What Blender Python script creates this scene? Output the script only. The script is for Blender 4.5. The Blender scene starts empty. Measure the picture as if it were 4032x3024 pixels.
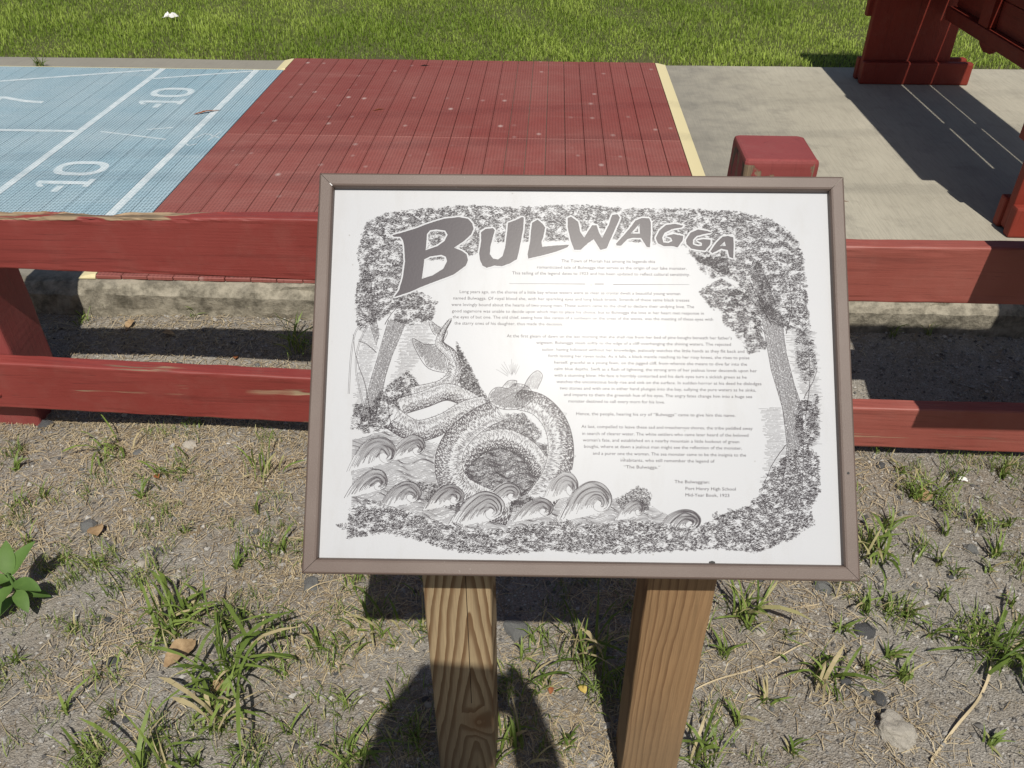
import bpy, bmesh, math, random
import numpy as np
from mathutils import Vector, Matrix, Euler
from mathutils.geometry import tessellate_polygon
from mathutils import noise as mnoise

S = bpy.context.scene
COL = S.collection
R = math.radians
random.seed(7); RNG = np.random.default_rng(7)

# ------------------------------------------------------------------ camera
cam_d = bpy.data.cameras.new('camera'); cam = bpy.data.objects.new('camera', cam_d); COL.objects.link(cam)
cam_d.sensor_width = 36.0; cam_d.lens = 29.464; cam_d.clip_start = 0.02; cam_d.clip_end = 2000
CAM_H = 1.33
right, up, fwd = Vector((0.998988,0.044970,0.000000)), Vector((-0.026536,0.589493,0.807337)), Vector((-0.036306,0.806521,-0.590090))
m = Matrix((right, up, -fwd)).transposed().to_4x4(); m.translation = Vector((0, 0, CAM_H))
cam.matrix_world = m
S.camera = cam
# ------------------------------------------------------------------ sky, sun, exposure
SUN = Vector((0.090, -0.554, 0.828)).normalized()        # towards the sun
w = bpy.data.worlds.new('World'); S.world = w; w.use_nodes = True
nt = w.node_tree; bg = nt.nodes['Background']; sk = nt.nodes.new('ShaderNodeTexSky')
sk.sky_type = 'NISHITA'; sk.sun_disc = False
sk.sun_elevation = math.asin(SUN.z); sk.sun_rotation = math.atan2(SUN.x, SUN.y)
sk.air_density = 1.0; sk.dust_density = 1.5; sk.ozone_density = 1.0
nt.links.new(sk.outputs[0], bg.inputs[0]); bg.inputs[1].default_value = 0.056
sd = bpy.data.lights.new('sun', 'SUN'); sd.energy = 4.5; sd.angle = R(0.53); sd.color = (1.0, 0.945, 0.855)
so = bpy.data.objects.new('sun', sd); COL.objects.link(so); so.location = SUN * 30
so.rotation_euler = (-SUN).to_track_quat('-Z', 'Y').to_euler()
S.view_settings.view_transform = 'Standard'; S.view_settings.look = 'None'
S.view_settings.exposure = 0.0; S.view_settings.gamma = 1.0; S.view_settings.use_curve_mapping = False
S.render.engine = 'CYCLES'
S.render.resolution_x = 1024; S.render.resolution_y = 768

# ------------------------------------------------------------------ material helpers
class NT:
    def __init__(s, name):
        s.m = bpy.data.materials.new(name); s.m.use_nodes = True
        s.t = s.m.node_tree; s.b = s.t.nodes['Principled BSDF']; s.o = s.t.nodes['Material Output']
        s._tc = None
    def n(s, typ, **kw):
        q = s.t.nodes.new(typ)
        for k, v in kw.items(): setattr(q, k, v)
        return q
    def put(s, sock, v):
        if hasattr(v, 'is_linked') or isinstance(v, bpy.types.NodeSocket): s.t.links.new(v, sock)
        elif isinstance(v, (tuple, list)):
            sock.default_value = tuple(v) if len(v) == len(sock.default_value) else tuple(v) + (1.0,)
        else: sock.default_value = v
    def pos(s): return s.n('ShaderNodeNewGeometry').outputs['Position']
    def obj(s): return s.n('ShaderNodeTexCoord').outputs['Object']
    def rnd(s): return s.n('ShaderNodeObjectInfo').outputs['Random']
    def tint(s, name='tint'): return s.n('ShaderNodeAttribute', attribute_name=name).outputs['Color']
    def mapv(s, v, scale=(1, 1, 1), loc=(0, 0, 0), rot=(0, 0, 0)):
        q = s.n('ShaderNodeMapping'); s.put(q.inputs['Vector'], v); q.inputs['Scale'].default_value = scale
        q.inputs['Location'].default_value = loc; q.inputs['Rotation'].default_value = rot; return q.outputs[0]
    def noise(s, v, scale, detail=3, rough=0.55, dist=0.0):
        q = s.n('ShaderNodeTexNoise'); s.put(q.inputs['Vector'], v); q.inputs['Scale'].default_value = scale
        q.inputs['Detail'].default_value = detail; q.inputs['Roughness'].default_value = rough
        q.inputs['Distortion'].default_value = dist; return q.outputs['Fac']
    def vor(s, v, scale, out='Distance', rand=1.0, feature='F1'):
        q = s.n('ShaderNodeTexVoronoi', feature=feature); s.put(q.inputs['Vector'], v); q.inputs['Scale'].default_value = scale
        q.inputs['Randomness'].default_value = rand; return q.outputs[out]
    def ramp(s, f, stops):
        q = s.n('ShaderNodeValToRGB'); s.put(q.inputs[0], f); e = q.color_ramp.elements
        while len(e) < len(stops): e.new(0.5)
        for i, (p, c) in enumerate(stops):
            e[i].position = p; e[i].color = (c, c, c, 1) if not isinstance(c, (tuple, list)) else tuple(c) + (1,)
        return q.outputs[0]
    def mix(s, f, a, b, mode='MIX'):
        q = s.n('ShaderNodeMix', data_type='RGBA', blend_type=mode)
        s.put(q.inputs[0], f); s.put(q.inputs[6], a); s.put(q.inputs[7], b); return q.outputs[2]
    def ma(s, op, a, b=0.0, c=None):
        q = s.n('ShaderNodeMath', operation=op); s.put(q.inputs[0], a); s.put(q.inputs[1], b)
        if c is not None: s.put(q.inputs[2], c)
        return q.outputs[0]
    def sep(s, v):
        q = s.n('ShaderNodeSeparateXYZ'); s.put(q.inputs[0], v); return q.outputs
    def comb(s, x, y, z):
        q = s.n('ShaderNodeCombineXYZ'); s.put(q.inputs[0], x); s.put(q.inputs[1], y); s.put(q.inputs[2], z); return q.outputs[0]
    def bump(s, h, strength=0.5, dist=0.002, prev=None):
        q = s.n('ShaderNodeBump'); s.put(q.inputs['Height'], h); q.inputs['Strength'].default_value = strength
        q.inputs['Distance'].default_value = dist
        if prev is not None: s.put(q.inputs['Normal'], prev)
        return q.outputs[0]
    def fin(s, color, rough=0.6, normal=None, spec=0.4, **kw):
        s.put(s.b.inputs['Base Color'], color); s.put(s.b.inputs['Roughness'], rough)
        s.b.inputs['Specular IOR Level'].default_value = spec
        if normal is not None: s.put(s.b.inputs['Normal'], normal)
        for k, v in kw.items(): s.put(s.b.inputs[k], v)
        return s.m

def m_plain(name, col, rough=0.6, spec=0.4):
    return NT(name).fin(col, rough, None, spec)

def m_soil():
    t = NT('soil_and_lawn_earth'); p = t.pos()
    big = t.noise(p, 3.2, 4, 0.6); fine = t.noise(p, 55, 4, 0.7)
    grit = t.vor(p, 330, 'Color'); g = t.sep(grit)[0]
    c = t.mix(t.ramp(big, [(0.42, 0.0), (0.56, 1.0)]), (0.248, 0.226, 0.192), (0.190, 0.154, 0.110))
    c = t.mix(t.ramp(fine, [(0.3, 0.0), (0.7, 1.0)]), c, (0.318, 0.296, 0.258))
    c = t.mix(t.ramp(g, [(0.0, 0.55), (0.35, 0.0), (0.8, 0.0), (1.0, 0.5)]), c, t.mix(g, (0.08, 0.074, 0.068), (0.52, 0.50, 0.46)))
    y = t.sep(p)[1]
    lawn = t.mix(t.noise(p, 9, 4), t.mix(t.ramp(t.ma('MULTIPLY', t.ma('SUBTRACT', y, 4.2), 2.0), [(0.1, 0.0), (0.9, 1.0)]), (0.075, 0.058, 0.040), (0.085, 0.115, 0.025)), (0.115, 0.110, 0.050))
    c = t.mix(t.ma('GREATER_THAN', y, 4.1), c, lawn)
    h = t.ma('ADD', t.ma('MULTIPLY', t.noise(p, 120, 4, 0.7), 0.8), t.ma('MULTIPLY', t.vor(p, 330), 0.5))
    return t.fin(c, 0.92, t.bump(h, 0.9, 0.006), 0.25)

def m_concrete():
    t = NT('broomed_concrete'); p = t.pos(); xyz = t.sep(p)
    big = t.noise(p, 1.6, 5, 0.62); mid = t.noise(p, 11, 5, 0.65); fine = t.noise(p, 150, 3, 0.7)
    st = t.noise(t.mapv(p, (260, 9, 60), rot=(0, 0, R(-9))), 1.0, 3, 0.6)
    c = t.mix(t.ramp(big, [(0.35, 0.0), (0.68, 1.0)]), (0.350, 0.326, 0.262), (0.430, 0.402, 0.325))
    c = t.mix(t.ma('MULTIPLY', t.ramp(mid, [(0.30, 1.0), (0.48, 0.0)]), 0.30), c, (0.20, 0.182, 0.150))
    c = t.mix(t.ma('MULTIPLY', t.ramp(st, [(0.35, 1.0), (0.55, 0.0)]), 0.28), c, (0.19, 0.175, 0.145))
    # grey algae film where the damp sits along the mat edge
    damp = t.ramp(t.ma('ADD', t.ma('MULTIPLY', t.ma('SUBTRACT', xyz[0], 0.55), 1.6), t.ma('MULTIPLY', t.ma('SUBTRACT', mid, 0.5), 1.1)), [(0.0, 1.0), (0.75, 0.0)])
    c = t.mix(t.ma('MULTIPLY', damp, 0.62), c, (0.17, 0.162, 0.145))
    spots = t.ramp(t.vor(p, 34), [(0.03, 1.0), (0.09, 0.0)])
    c = t.mix(t.ma('MULTIPLY', t.ma('MULTIPLY', spots, t.ramp(t.noise(p, 5), [(0.45, 0.0), (0.6, 1.0)])), 0.5), c, (0.10, 0.092, 0.078))
    # weathered edge near the gravel: grey lichen, rough
    edge = t.ramp(t.ma('SUBTRACT', xyz[1], t.ma('MULTIPLY', t.ma('SUBTRACT', mid, 0.5), 0.10)), [(2.09 / 4.0, 1.0), (2.16 / 4.0, 0.0)])
    ed = t.ramp(t.ma('MULTIPLY', t.ma('SUBTRACT', xyz[1], t.ma('MULTIPLY', t.ma('SUBTRACT', mid, 0.5), 0.1)), 0.25), [(0.500, 1.0), (0.520, 0.0)])
    lich = t.noise(p, 26, 5, 0.7)
    c2 = t.mix(t.ramp(lich, [(0.36, 0.0), (0.6, 1.0)]), (0.13, 0.118, 0.09), (0.33, 0.30, 0.235))
    c = t.mix(ed, c, c2)
    h = t.ma('ADD', t.ma('MULTIPLY', st, 0.6), t.ma('ADD', t.ma('MULTIPLY', fine, 0.5), t.ma('MULTIPLY', t.ma('MULTIPLY', lich, ed), 3.5)))
    return t.fin(c, 0.88, t.bump(h, 0.55, 0.0035), 0.3)

def paint_red(name, base=(0.265, 0.040, 0.032), chips=0.5, scale=1.0, axis='X', glossy=0.5, top=None):
    t = NT(name); p = t.obj(); w_ = t.pos()
    st = (2.2, 70, 70) if axis == 'X' else ((70, 70, 2.2) if axis == 'Z' else (70, 2.2, 70))
    grain = t.noise(t.mapv(p, st), 1.0, 5, 0.65, 0.6)
    big = t.noise(w_, 4.5, 4, 0.6)
    c = t.mix(t.ramp(big, [(0.3, 0.0), (0.7, 1.0)]), base, (base[0] * 1.22, base[1] * 1.45, base[2] * 1.5))
    c = t.mix(t.ma('MULTIPLY', t.ramp(grain, [(0.30, 1.0), (0.42, 0.0)]), 0.40), c, (base[0] * 0.42, base[1] * 0.45, base[2] * 0.5))
    fine = t.noise(t.mapv(p, tuple(q * 3.2 for q in st)), 1.0, 4, 0.7, 0.3)
    c = t.mix(t.ma('MULTIPLY', t.ramp(fine, [(0.31, 1.0), (0.39, 0.0)]), 0.42), c, (base[0] * 0.30, base[1] * 0.35, base[2] * 0.4))
    dust = t.noise(w_, 16, 5, 0.7); c = t.mix(t.ma('MULTIPLY', t.ramp(dust, [(0.5, 0.0), (0.8, 1.0)]), 0.10), c, (0.33, 0.22, 0.18))
    chipn = t.noise(t.mapv(p, tuple(q * 0.22 for q in st)), 1.0, 6, 0.72)
    patch = t.noise(w_, 3.1, 3, 0.5)
    ch = t.ma('MULTIPLY', t.ramp(chipn, [(0.635, 0.0), (0.65, 1.0)]), t.ramp(patch, [(0.48, 0.0), (0.56, 1.0)]))
    ch = t.ma('MULTIPLY', ch, chips)
    if top:
        zc = t.ramp(t.sep(p)[2], [(top - .075, 0.0), (top - .03, 1.0), (top - .009, 0.0)])
        fl = t.noise(t.mapv(p, (24, 24, 14)), 1.0, 4, 0.6)
        ch = t.ma('MAXIMUM', ch, t.ma('MULTIPLY', t.ramp(fl, [(0.53, 0.0), (0.56, 1.0)]), t.ma('GREATER_THAN', zc, 0.05)))
    if axis == 'X':
        wn = t.ma('ADD', t.sep(t.tint('worn'))[0], t.ma('MULTIPLY', t.ma('SUBTRACT', chipn, 0.5), 1.5))
        ch = t.ma('MAXIMUM', ch, t.ma('MULTIPLY', t.ramp(wn, [(0.55, 0.0), (0.63, 1.0)]), t.ma('GREATER_THAN', t.sep(t.tint('worn'))[0], 0.02)))
    c = t.mix(ch, c, t.mix(t.ramp(t.noise(t.mapv(p, tuple(q * 0.5 for q in st)), 1.0, 4, 0.7), [(0.35, 0.0), (0.65, 1.0)]), (0.050, 0.036, 0.026), (0.40, 0.29, 0.18)))
    h = t.ma('SUBTRACT', t.ma('ADD', grain, t.ma('MULTIPLY', fine, 0.7)), t.ma('MULTIPLY', ch, 0.6))
    return t.fin(c, t.ma('ADD', glossy, t.ma('MULTIPLY', ch, 0.3)), t.bump(h, 0.5, 0.0015), 0.45)

def m_mat(name, base, dust, dustf, holes, specks):
    t = NT(name); p = t.pos(); rnd = t.rnd()
    c = t.mix(rnd, tuple(q * 0.93 for q in base), tuple(min(1, q * 1.05) for q in base))
    dn = t.noise(p, 2.6, 5, 0.65)
    c = t.mix(t.ma('MULTIPLY', t.ramp(dn, [(0.35, 0.0), (0.7, 1.0)]), dustf), c, dust)
    sc = t.noise(t.mapv(p, (1.2, 9, 1)), 2.2, 4, 0.7)
    c = t.mix(t.ma('MULTIPLY', t.ramp(sc, [(0.55, 0.0), (0.75, 1.0)]), dustf * 0.8), c, dust)
    # perforations: a close lattice of small drain holes
    q = t.mapv(p, (84, 84, 0)); hole = t.vor(q, 1.0, 'Distance', 0.12)
    hm = t.ramp(hole, [(0.28, 1.0), (0.42, 0.0)])
    c = t.mix(t.ma('MULTIPLY', hm, holes), c, tuple(k * 0.35 for k in base))
    if specks:
        v = t.mapv(p, (13.2, 9.5, 0.0)); d = t.vor(v, 1.0, 'Distance', 0.55); vc = t.sep(t.vor(v, 1.0, 'Color', 0.55))[0]
        sp = t.ma('MULTIPLY', t.ramp(d, [(0.04, 1.0), (0.17, 0.0)]), t.ramp(vc, [(0.1, 0.0), (0.8, 1.0)]))
        c = t.mix(t.ma('MULTIPLY', sp, 0.75), c, (0.50, 0.38, 0.35))
    h = t.ma('SUBTRACT', t.ma('MULTIPLY', t.noise(p, 90), 0.4), hm)
    return t.fin(c, 0.55, t.bump(h, 0.35, 0.0015), 0.4)

def m_linepaint():
    t = NT('worn_white_line_paint'); p = t.pos()
    q = t.mapv(p, (84, 84, 0)); hm = t.ramp(t.vor(q, 1.0, 'Distance', 0.12), [(0.20, 1.0), (0.32, 0.0)])
    n = t.noise(p, 30, 4, 0.7)
    c = t.mix(t.ramp(n, [(0.35, 0.0), (0.7, 1.0)]), (0.46, 0.55, 0.59), (0.66, 0.71, 0.73))
    c = t.mix(t.ma('MULTIPLY', hm, 0.6), c, (0.20, 0.30, 0.35))
    return t.fin(c, 0.6, None, 0.3)

def m_panel():
    t = NT('laminated_white_panel'); p = t.pos()
    h = t.noise(p, 420, 2, 0.6)
    c = t.mix(t.noise(p, 6, 3), (0.452, 0.466, 0.490), (0.482, 0.492, 0.508))
    sm = t.noise(t.mapv(p, (30, 9, 9)), 1.0, 5, 0.7)
    c = t.mix(t.ma('MULTIPLY', t.ramp(sm, [(0.52, 0.0), (0.75, 1.0)]), 0.22), c, (0.36, 0.35, 0.33))       # dried rain film
    sp = t.ma('MULTIPLY', t.ramp(t.vor(p, 46), [(0.03, 1.0), (0.06, 0.0)]), t.ramp(t.noise(p, 14), [(0.52, 0.0), (0.56, 1.0)]))
    c = t.mix(t.ma('MULTIPLY', sp, 0.45), c, (0.20, 0.18, 0.15))
    return t.fin(c, t.ma('ADD', 0.30, t.ma('MULTIPLY', sm, 0.05)), t.bump(h, 0.06, 0.0006), 0.16)
def m_ink():
    t = NT('dark_print_ink'); p = t.pos()
    h = t.noise(p, 420, 2, 0.6)
    return t.fin((0.062, 0.055, 0.064), 0.325, t.bump(h, 0.06, 0.0006), 0.16)
def m_frame():
    t = NT('bronze_powder_coat'); p = t.pos()
    n = t.noise(p, 900, 2, 0.6); b = t.noise(p, 9, 4)
    c = t.mix(n, (0.085, 0.058, 0.047), (0.140, 0.100, 0.082))
    c = t.mix(t.ma('MULTIPLY', t.ramp(b, [(0.4, 0.0), (0.7, 1.0)]), 0.45), c, (0.165, 0.128, 0.108))
    sc = t.ma('MULTIPLY', t.ramp(t.noise(t.mapv(p, (300, 30, 300)), 1.0, 2), [(0.70, 0.0), (0.74, 1.0)]), t.ramp(t.noise(p, 12), [(0.55, 0.0), (0.6, 1.0)]))
    c = t.mix(t.ma('MULTIPLY', sc, 0.5), c, (0.30, 0.27, 0.24))
    return t.fin(c, 0.50, t.bump(n, 0.25, 0.0006), 0.5)

def m_leg(name, cathedral):
    """pressure-treated pine; object space: X across the face, Z up the post"""
    t = NT(name); p = t.obj(); x, y, z = t.sep(p)[:3]
    wob = t.noise(t.mapv(p, (14, 14, 3.2)), 1.0, 3, 0.5)
    wob2 = t.noise(t.mapv(p, (60, 60, 9)), 1.0, 3, 0.6)
    if cathedral:
        dx = t.ma('SUBTRACT', x, 0.016)
        a = t.ma('POWER', t.ma('ADD', t.ma('MULTIPLY', dx, dx), 0.00002), 0.5)
        # knot swirl low on the face
        kx = t.ma('SUBTRACT', x, 0.020); kz = t.ma('MULTIPLY', t.ma('SUBTRACT', z, 0.17), 0.55)
        kd = t.ma('POWER', t.ma('ADD', t.ma('MULTIPLY', kx, kx), t.ma('MULTIPLY', kz, kz)), 0.5)
        kn = t.ramp(kd, [(0.0, 1.0), (0.028, 0.0)])
        ph = t.ma('ADD', t.ma('MULTIPLY', a, 82.0), t.ma('MULTIPLY', z, 10.5))
        ph = t.ma('ADD', ph, t.ma('MULTIPLY', wob, 1.9)); ph = t.ma('ADD', ph, t.ma('MULTIPLY', wob2, 0.45))
        ph = t.ma('ADD', ph, t.ma('MULTIPLY', kn, 2.6))
    else:
        dx = t.ma('SUBTRACT', x, 0.10)
        a = t.ma('MULTIPLY', t.ma('POWER', t.ma('ADD', x, 0.062), 0.55), 46.0)
        ph = t.ma('ADD', a, t.ma('MULTIPLY', z, -1.6))
        ph = t.ma('ADD', ph, t.ma('MULTIPLY', wob, 2.4)); ph = t.ma('ADD', ph, t.ma('MULTIPLY', wob2, 0.5))
    fr = t.ma('FRACT', ph)
    if cathedral:
        late = t.ramp(fr, [(0.0, 0.10), (0.36, 0.26), (0.60, 0.85), (0.86, 1.0), (0.93, 0.10)])
        light, dark = (0.440, 0.335, 0.200), (0.150, 0.080, 0.036)
    else:
        late = t.ma('MULTIPLY', t.ramp(fr, [(0.0, 0.0), (0.55, 0.12), (0.80, 0.62), (0.92, 0.85), (1.0, 0.0)]), t.ramp(t.ma('ADD', x, t.ma('MULTIPLY', t.ma('SUBTRACT', wob, 0.5), 0.05)), [(0.0, 1.0), (0.02, 0.35)]))
        light, dark = (0.315, 0.195, 0.098), (0.135, 0.066, 0.030)
    c = t.mix(late, light, dark)
    fib = t.noise(t.mapv(p, (420, 420, 8)), 1.0, 4, 0.7)
    c = t.mix(t.ma('MULTIPLY', t.ramp(fib, [(0.35, 1.0), (0.6, 0.0)]), 0.48), c, tuple(q * 0.45 for q in light))
    g = t.ramp(t.ma('ADD', z, t.ma('MULTIPLY', t.ma('SUBTRACT', wob, 0.5), 0.25)), [(0.10, 1.0), (0.30, 0.0)])
    c = t.mix(t.ma('MULTIPLY', g, 0.45), c, (0.17, 0.125, 0.08))        # dirt and damp near the ground
    if cathedral:
        c = t.mix(t.ma('MULTIPLY', kn, 0.55), c, (0.21, 0.10, 0.04))
        ck = t.ma('ABSOLUTE', t.ma('SUBTRACT', t.ma('ADD', x, t.ma('MULTIPLY', wob, 0.002)), 0.013))
        crack = t.ma('MULTIPLY', t.ma('LESS_THAN', ck, 0.00055), t.ma('GREATER_THAN', z, 0.22))
        c = t.mix(crack, c, (0.03, 0.018, 0.010))
    h = t.ma('ADD', t.ma('MULTIPLY', late, 0.5), t.ma('MULTIPLY', fib, 0.5))
    return t.fin(c, 0.72, t.bump(h, 0.35, 0.0012), 0.3)

def m_leaf(name, a, b, transl=0.25, rough=0.5, use_tint=False, dead=None):
    t = NT(name)
    c = t.mix(t.tint() if use_tint else t.rnd(), a, b)
    if dead: c = t.ramp(t.tint(), [(0.0, a), (0.62, b), (0.80, tuple((p_ + q_) / 2 for p_, q_ in zip(b, dead))), (0.9, dead)])
    if not use_tint:
        c = t.mix(t.noise(t.obj(), 70, 3), c, tuple(q * 1.35 for q in b))
    t.fin(c, rough, None, 0.35)
    tr = t.n('ShaderNodeBsdfTranslucent'); t.put(tr.inputs[0], t.mix(0.5, c, (0.16, 0.24, 0.02)))
    mx = t.n('ShaderNodeMixShader'); mx.inputs[0].default_value = transl
    t.t.links.new(t.b.outputs[0], mx.inputs[1]); t.t.links.new(tr.outputs[0], mx.inputs[2]); t.t.links.new(mx.outputs[0], t.o.inputs[0])
    return t.m
def m_tint(name, a, b, rough=0.85, bump=0):
    t = NT(name); c = t.mix(t.tint(), a, b)
    c = t.mix(t.ma('MULTIPLY', t.noise(t.pos(), 220, 3), 0.3), c, tuple(q * 0.5 for q in a))
    return t.fin(c, rough, t.bump(t.noise(t.pos(), 300), 0.5, 0.001) if bump else None, 0.3)
def m_stone(name, a, b):
    t = NT(name); p = t.obj(); n = t.noise(p, 45, 5, 0.7); sp = t.sep(t.vor(p, 380, 'Color'))[0]
    c = t.mix(t.ramp(n, [(0.35, 0.0), (0.65, 1.0)]), a, b); c = t.mix(t.ramp(sp, [(0.8, 0.0), (1.0, 0.5)]), c, tuple(min(.7, q * 1.9) for q in b))
    return t.fin(c, 0.85, t.bump(t.noise(p, 130, 5, 0.7), 0.8, 0.003), 0.3)
def m_dryleaf(name, a, b):
    t = NT(name); p = t.obj(); n = t.noise(p, 60, 5, 0.7)
    c = t.mix(t.ramp(n, [(0.35, 0.0), (0.7, 1.0)]), a, b)
    return t.fin(c, 0.7, t.bump(n, 0.4, 0.001), 0.3)

M = dict(
    soil=m_soil(), concrete=m_concrete(),
    rail=paint_red('red_rail_paint', (0.200, 0.032, 0.026), 1.0, axis='X', glossy=0.52),
    railB=paint_red('faded_red_rail_paint', (0.250, 0.062, 0.047), 0.5, axis='X', glossy=0.50),
    post=paint_red('red_post_paint', (0.215, 0.042, 0.038), 1.0, axis='Z', glossy=0.50, top=.72),
    table=paint_red('red_table_paint', (0.180, 0.018, 0.008), 0.35, axis='Z', glossy=0.68),
    tbeam=paint_red('red_table_beam_paint', (0.165, 0.020, 0.010), 0.8, axis='Y', glossy=0.68),
    redmat=m_mat('red_court_tile', (0.225, 0.054, 0.043), (0.36, 0.18, 0.15), 0.28, 0.35, True),
    redmat2=m_mat('red_court_tile_dusty', (0.245, 0.064, 0.052), (0.38, 0.20, 0.17), 0.38, 0.35, True),
    bluemat=m_mat('blue_court_tile', (0.290, 0.432, 0.510), (0.48, 0.57, 0.61), 0.55, 0.80, False),
    line=m_linepaint(),
    cream=m_plain('cream_edge_trim', (0.66, 0.58, 0.34), 0.55),
    panel=m_panel(), ink=m_ink(), frame=m_frame(),
    legA=m_leg('treated_pine_bold_grain', True), legB=m_leg('treated_pine_brown', False),
    blade=m_leaf('weed_grass_blade', (0.062, 0.112, 0.022), (0.120, 0.195, 0.042)),
    lawn=m_leaf('lawn_blade', (0.172, 0.262, 0.028), (0.405, 0.515, 0.098), 0.30, 0.55, True),
    weedy=m_leaf('small_weed_blade', (0.085, 0.140, 0.024), (0.235, 0.315, 0.075), 0.28, 0.5, True, (0.50, 0.42, 0.24)),
    broad=m_leaf('broad_weed_leaf', (0.060, 0.125, 0.028), (0.095, 0.170, 0.040), 0.22, 0.62),
    straw=m_tint('dry_straw', (0.20, 0.145, 0.085), (0.68, 0.57, 0.37), 0.6),
    grit=m_tint('grit', (0.070, 0.066, 0.064), (0.56, 0.54, 0.50), 0.85),
    pale=m_stone('pale_stone', (0.38, 0.345, 0.285), (0.58, 0.54, 0.46)),
    grey=m_stone('grey_stone', (0.10, 0.105, 0.105), (0.22, 0.22, 0.21)),
    dark=m_stone('dark_stone', (0.055, 0.057, 0.060), (0.120, 0.120, 0.122)),
    tan=m_dryleaf('tan_dry_leaf', (0.23, 0.15, 0.080), (0.42, 0.30, 0.17)),
    rust=m_dryleaf('rust_dry_leaf', (0.20, 0.065, 0.025), (0.33, 0.13, 0.05)),
    yellow=m_dryleaf('yellow_leaf', (0.50, 0.36, 0.09), (0.66, 0.52, 0.17)),
    wire=m_plain('black_cable', (0.02, 0.02, 0.02)),
    skin=m_plain('skin', (0.45, 0.27, 0.19), 0.5), shirt=m_plain('navy_shirt', (0.04, 0.05, 0.09), 0.8),
    jeans=m_plain('denim', (0.07, 0.09, 0.15), 0.8), hair=m_plain('brown_hair', (0.05, 0.03, 0.02), 0.6),
    phone=m_plain('black_phone', (0.015, 0.015, 0.017), 0.25), litter=m_plain('white_paper', (0.75, 0.74, 0.72), 0.7),
    glint=m_plain('glint_white', (0.80, 0.80, 0.80), 0.35),  # near-white colour for the painted glint on the frame mitre
)

# ------------------------------------------------------------------ mesh helpers
def link(name, me, mat, parent=None, loc=None, rot=None):
    o = bpy.data.objects.new(name, me); COL.objects.link(o)
    if mat is not None and len(me.materials) == 0: me.materials.append(M[mat] if isinstance(mat, str) else mat)
    if parent is not None: o.parent = parent
    if loc is not None: o.location = loc
    if rot is not None: o.rotation_euler = rot
    return o
def mk(name, V, F, mat, parent=None, loc=None, rot=None, smooth=False):
    me = bpy.data.meshes.new(name); me.from_pydata([tuple(v) for v in V], [], F); me.update()
    if smooth: me.polygons.foreach_set('use_smooth', [True] * len(me.polygons))
    return link(name, me, mat, parent, loc, rot)
def tag(o, label, cat=None, group=None, kind=None):
    o['label'] = label
    if cat: o['category'] = cat
    if group: o['group'] = group
    if kind: o['kind'] = kind
    return o
def empty(name, loc, rz=0.0):
    o = bpy.data.objects.new(name, None); COL.objects.link(o); o.location = loc; o.rotation_euler = (0, 0, rz); o.empty_display_size = 0.1
    return o
def bbox(x0, x1, y0, y1, z0, z1, bev=0.003, seg=2):
    bm = bmesh.new(); bmesh.ops.create_cube(bm, size=1)
    for v in bm.verts: v.co = Vector(((x0 + x1) / 2 + v.co.x * (x1 - x0), (y0 + y1) / 2 + v.co.y * (y1 - y0), (z0 + z1) / 2 + v.co.z * (z1 - z0)))
    if bev: bmesh.ops.bevel(bm, geom=bm.edges[:], offset=bev, segments=seg, affect='EDGES', profile=0.6)
    me = bpy.data.meshes.new('piece'); bm.to_mesh(me); bm.free(); return me
def rrect(a0, a1, b0, b1, r, n=3):
    pts = []
    for cx, cy, s in ((a1 - r, b1 - r, 0), (a0 + r, b1 - r, 90), (a0 + r, b0 + r, 180), (a1 - r, b0 + r, 270)):
        for i in range(n + 1):
            a = R(s + 90 * i / n); pts.append((cx + r * math.cos(a), cy + r * math.sin(a)))
    return pts
def loft(rings):
    k = len(rings[0]); V = [p for r in rings for p in r]; F = []
    for i in range(len(rings) - 1):
        for j in range(k):
            a = i * k + j; b = i * k + (j + 1) % k; F.append((a, a + k, b + k, b))
    F.append(tuple(range(k))); F.append(tuple(reversed(range((len(rings) - 1) * k, len(rings) * k))))
    return V, F
def nz(x, y=0.0, z=0.0): return mnoise.noise(Vector((x, y, z)))
def add_tint(me, vals, per):
    a = me.attributes.new('tint', 'FLOAT_COLOR', 'POINT')
    v = np.repeat(np.asarray(vals, float), per); c = np.stack([v, v, v, np.ones_like(v)], 1).ravel()
    a.data.foreach_set('color', c.astype(np.float32))
def fbm(x, y, s, seed=0):
    """cheap smooth pseudo-noise for numpy arrays, about -1..1"""
    r = np.random.default_rng(seed); o = 0
    for k in range(7):
        a = r.uniform(0, 6.28); f = s * r.uniform(0.6, 1.9); o = o + np.sin((x * math.cos(a) + y * math.sin(a)) * f + r.uniform(0, 6.28))
    return o / 3.6

def gz(x, y):
    """height of the soil"""
    base = 0.011 * np.sin(3.1 * x + 1.1) * np.sin(2.7 * y + .4) * 0.5 + 0.004 * np.sin(9.3 * x + 2.1 * y) + 0.003 * np.sin(17 * y - 8 * x)
    k = np.clip((y - 1.60) / 0.36, 0, 1); k = k * k * (3 - 2 * k)
    t = np.clip((y - 2.3) / 1.7, 0, 1); return base * (1 - t) + 0.082 * k + 0.05 * t

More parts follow.
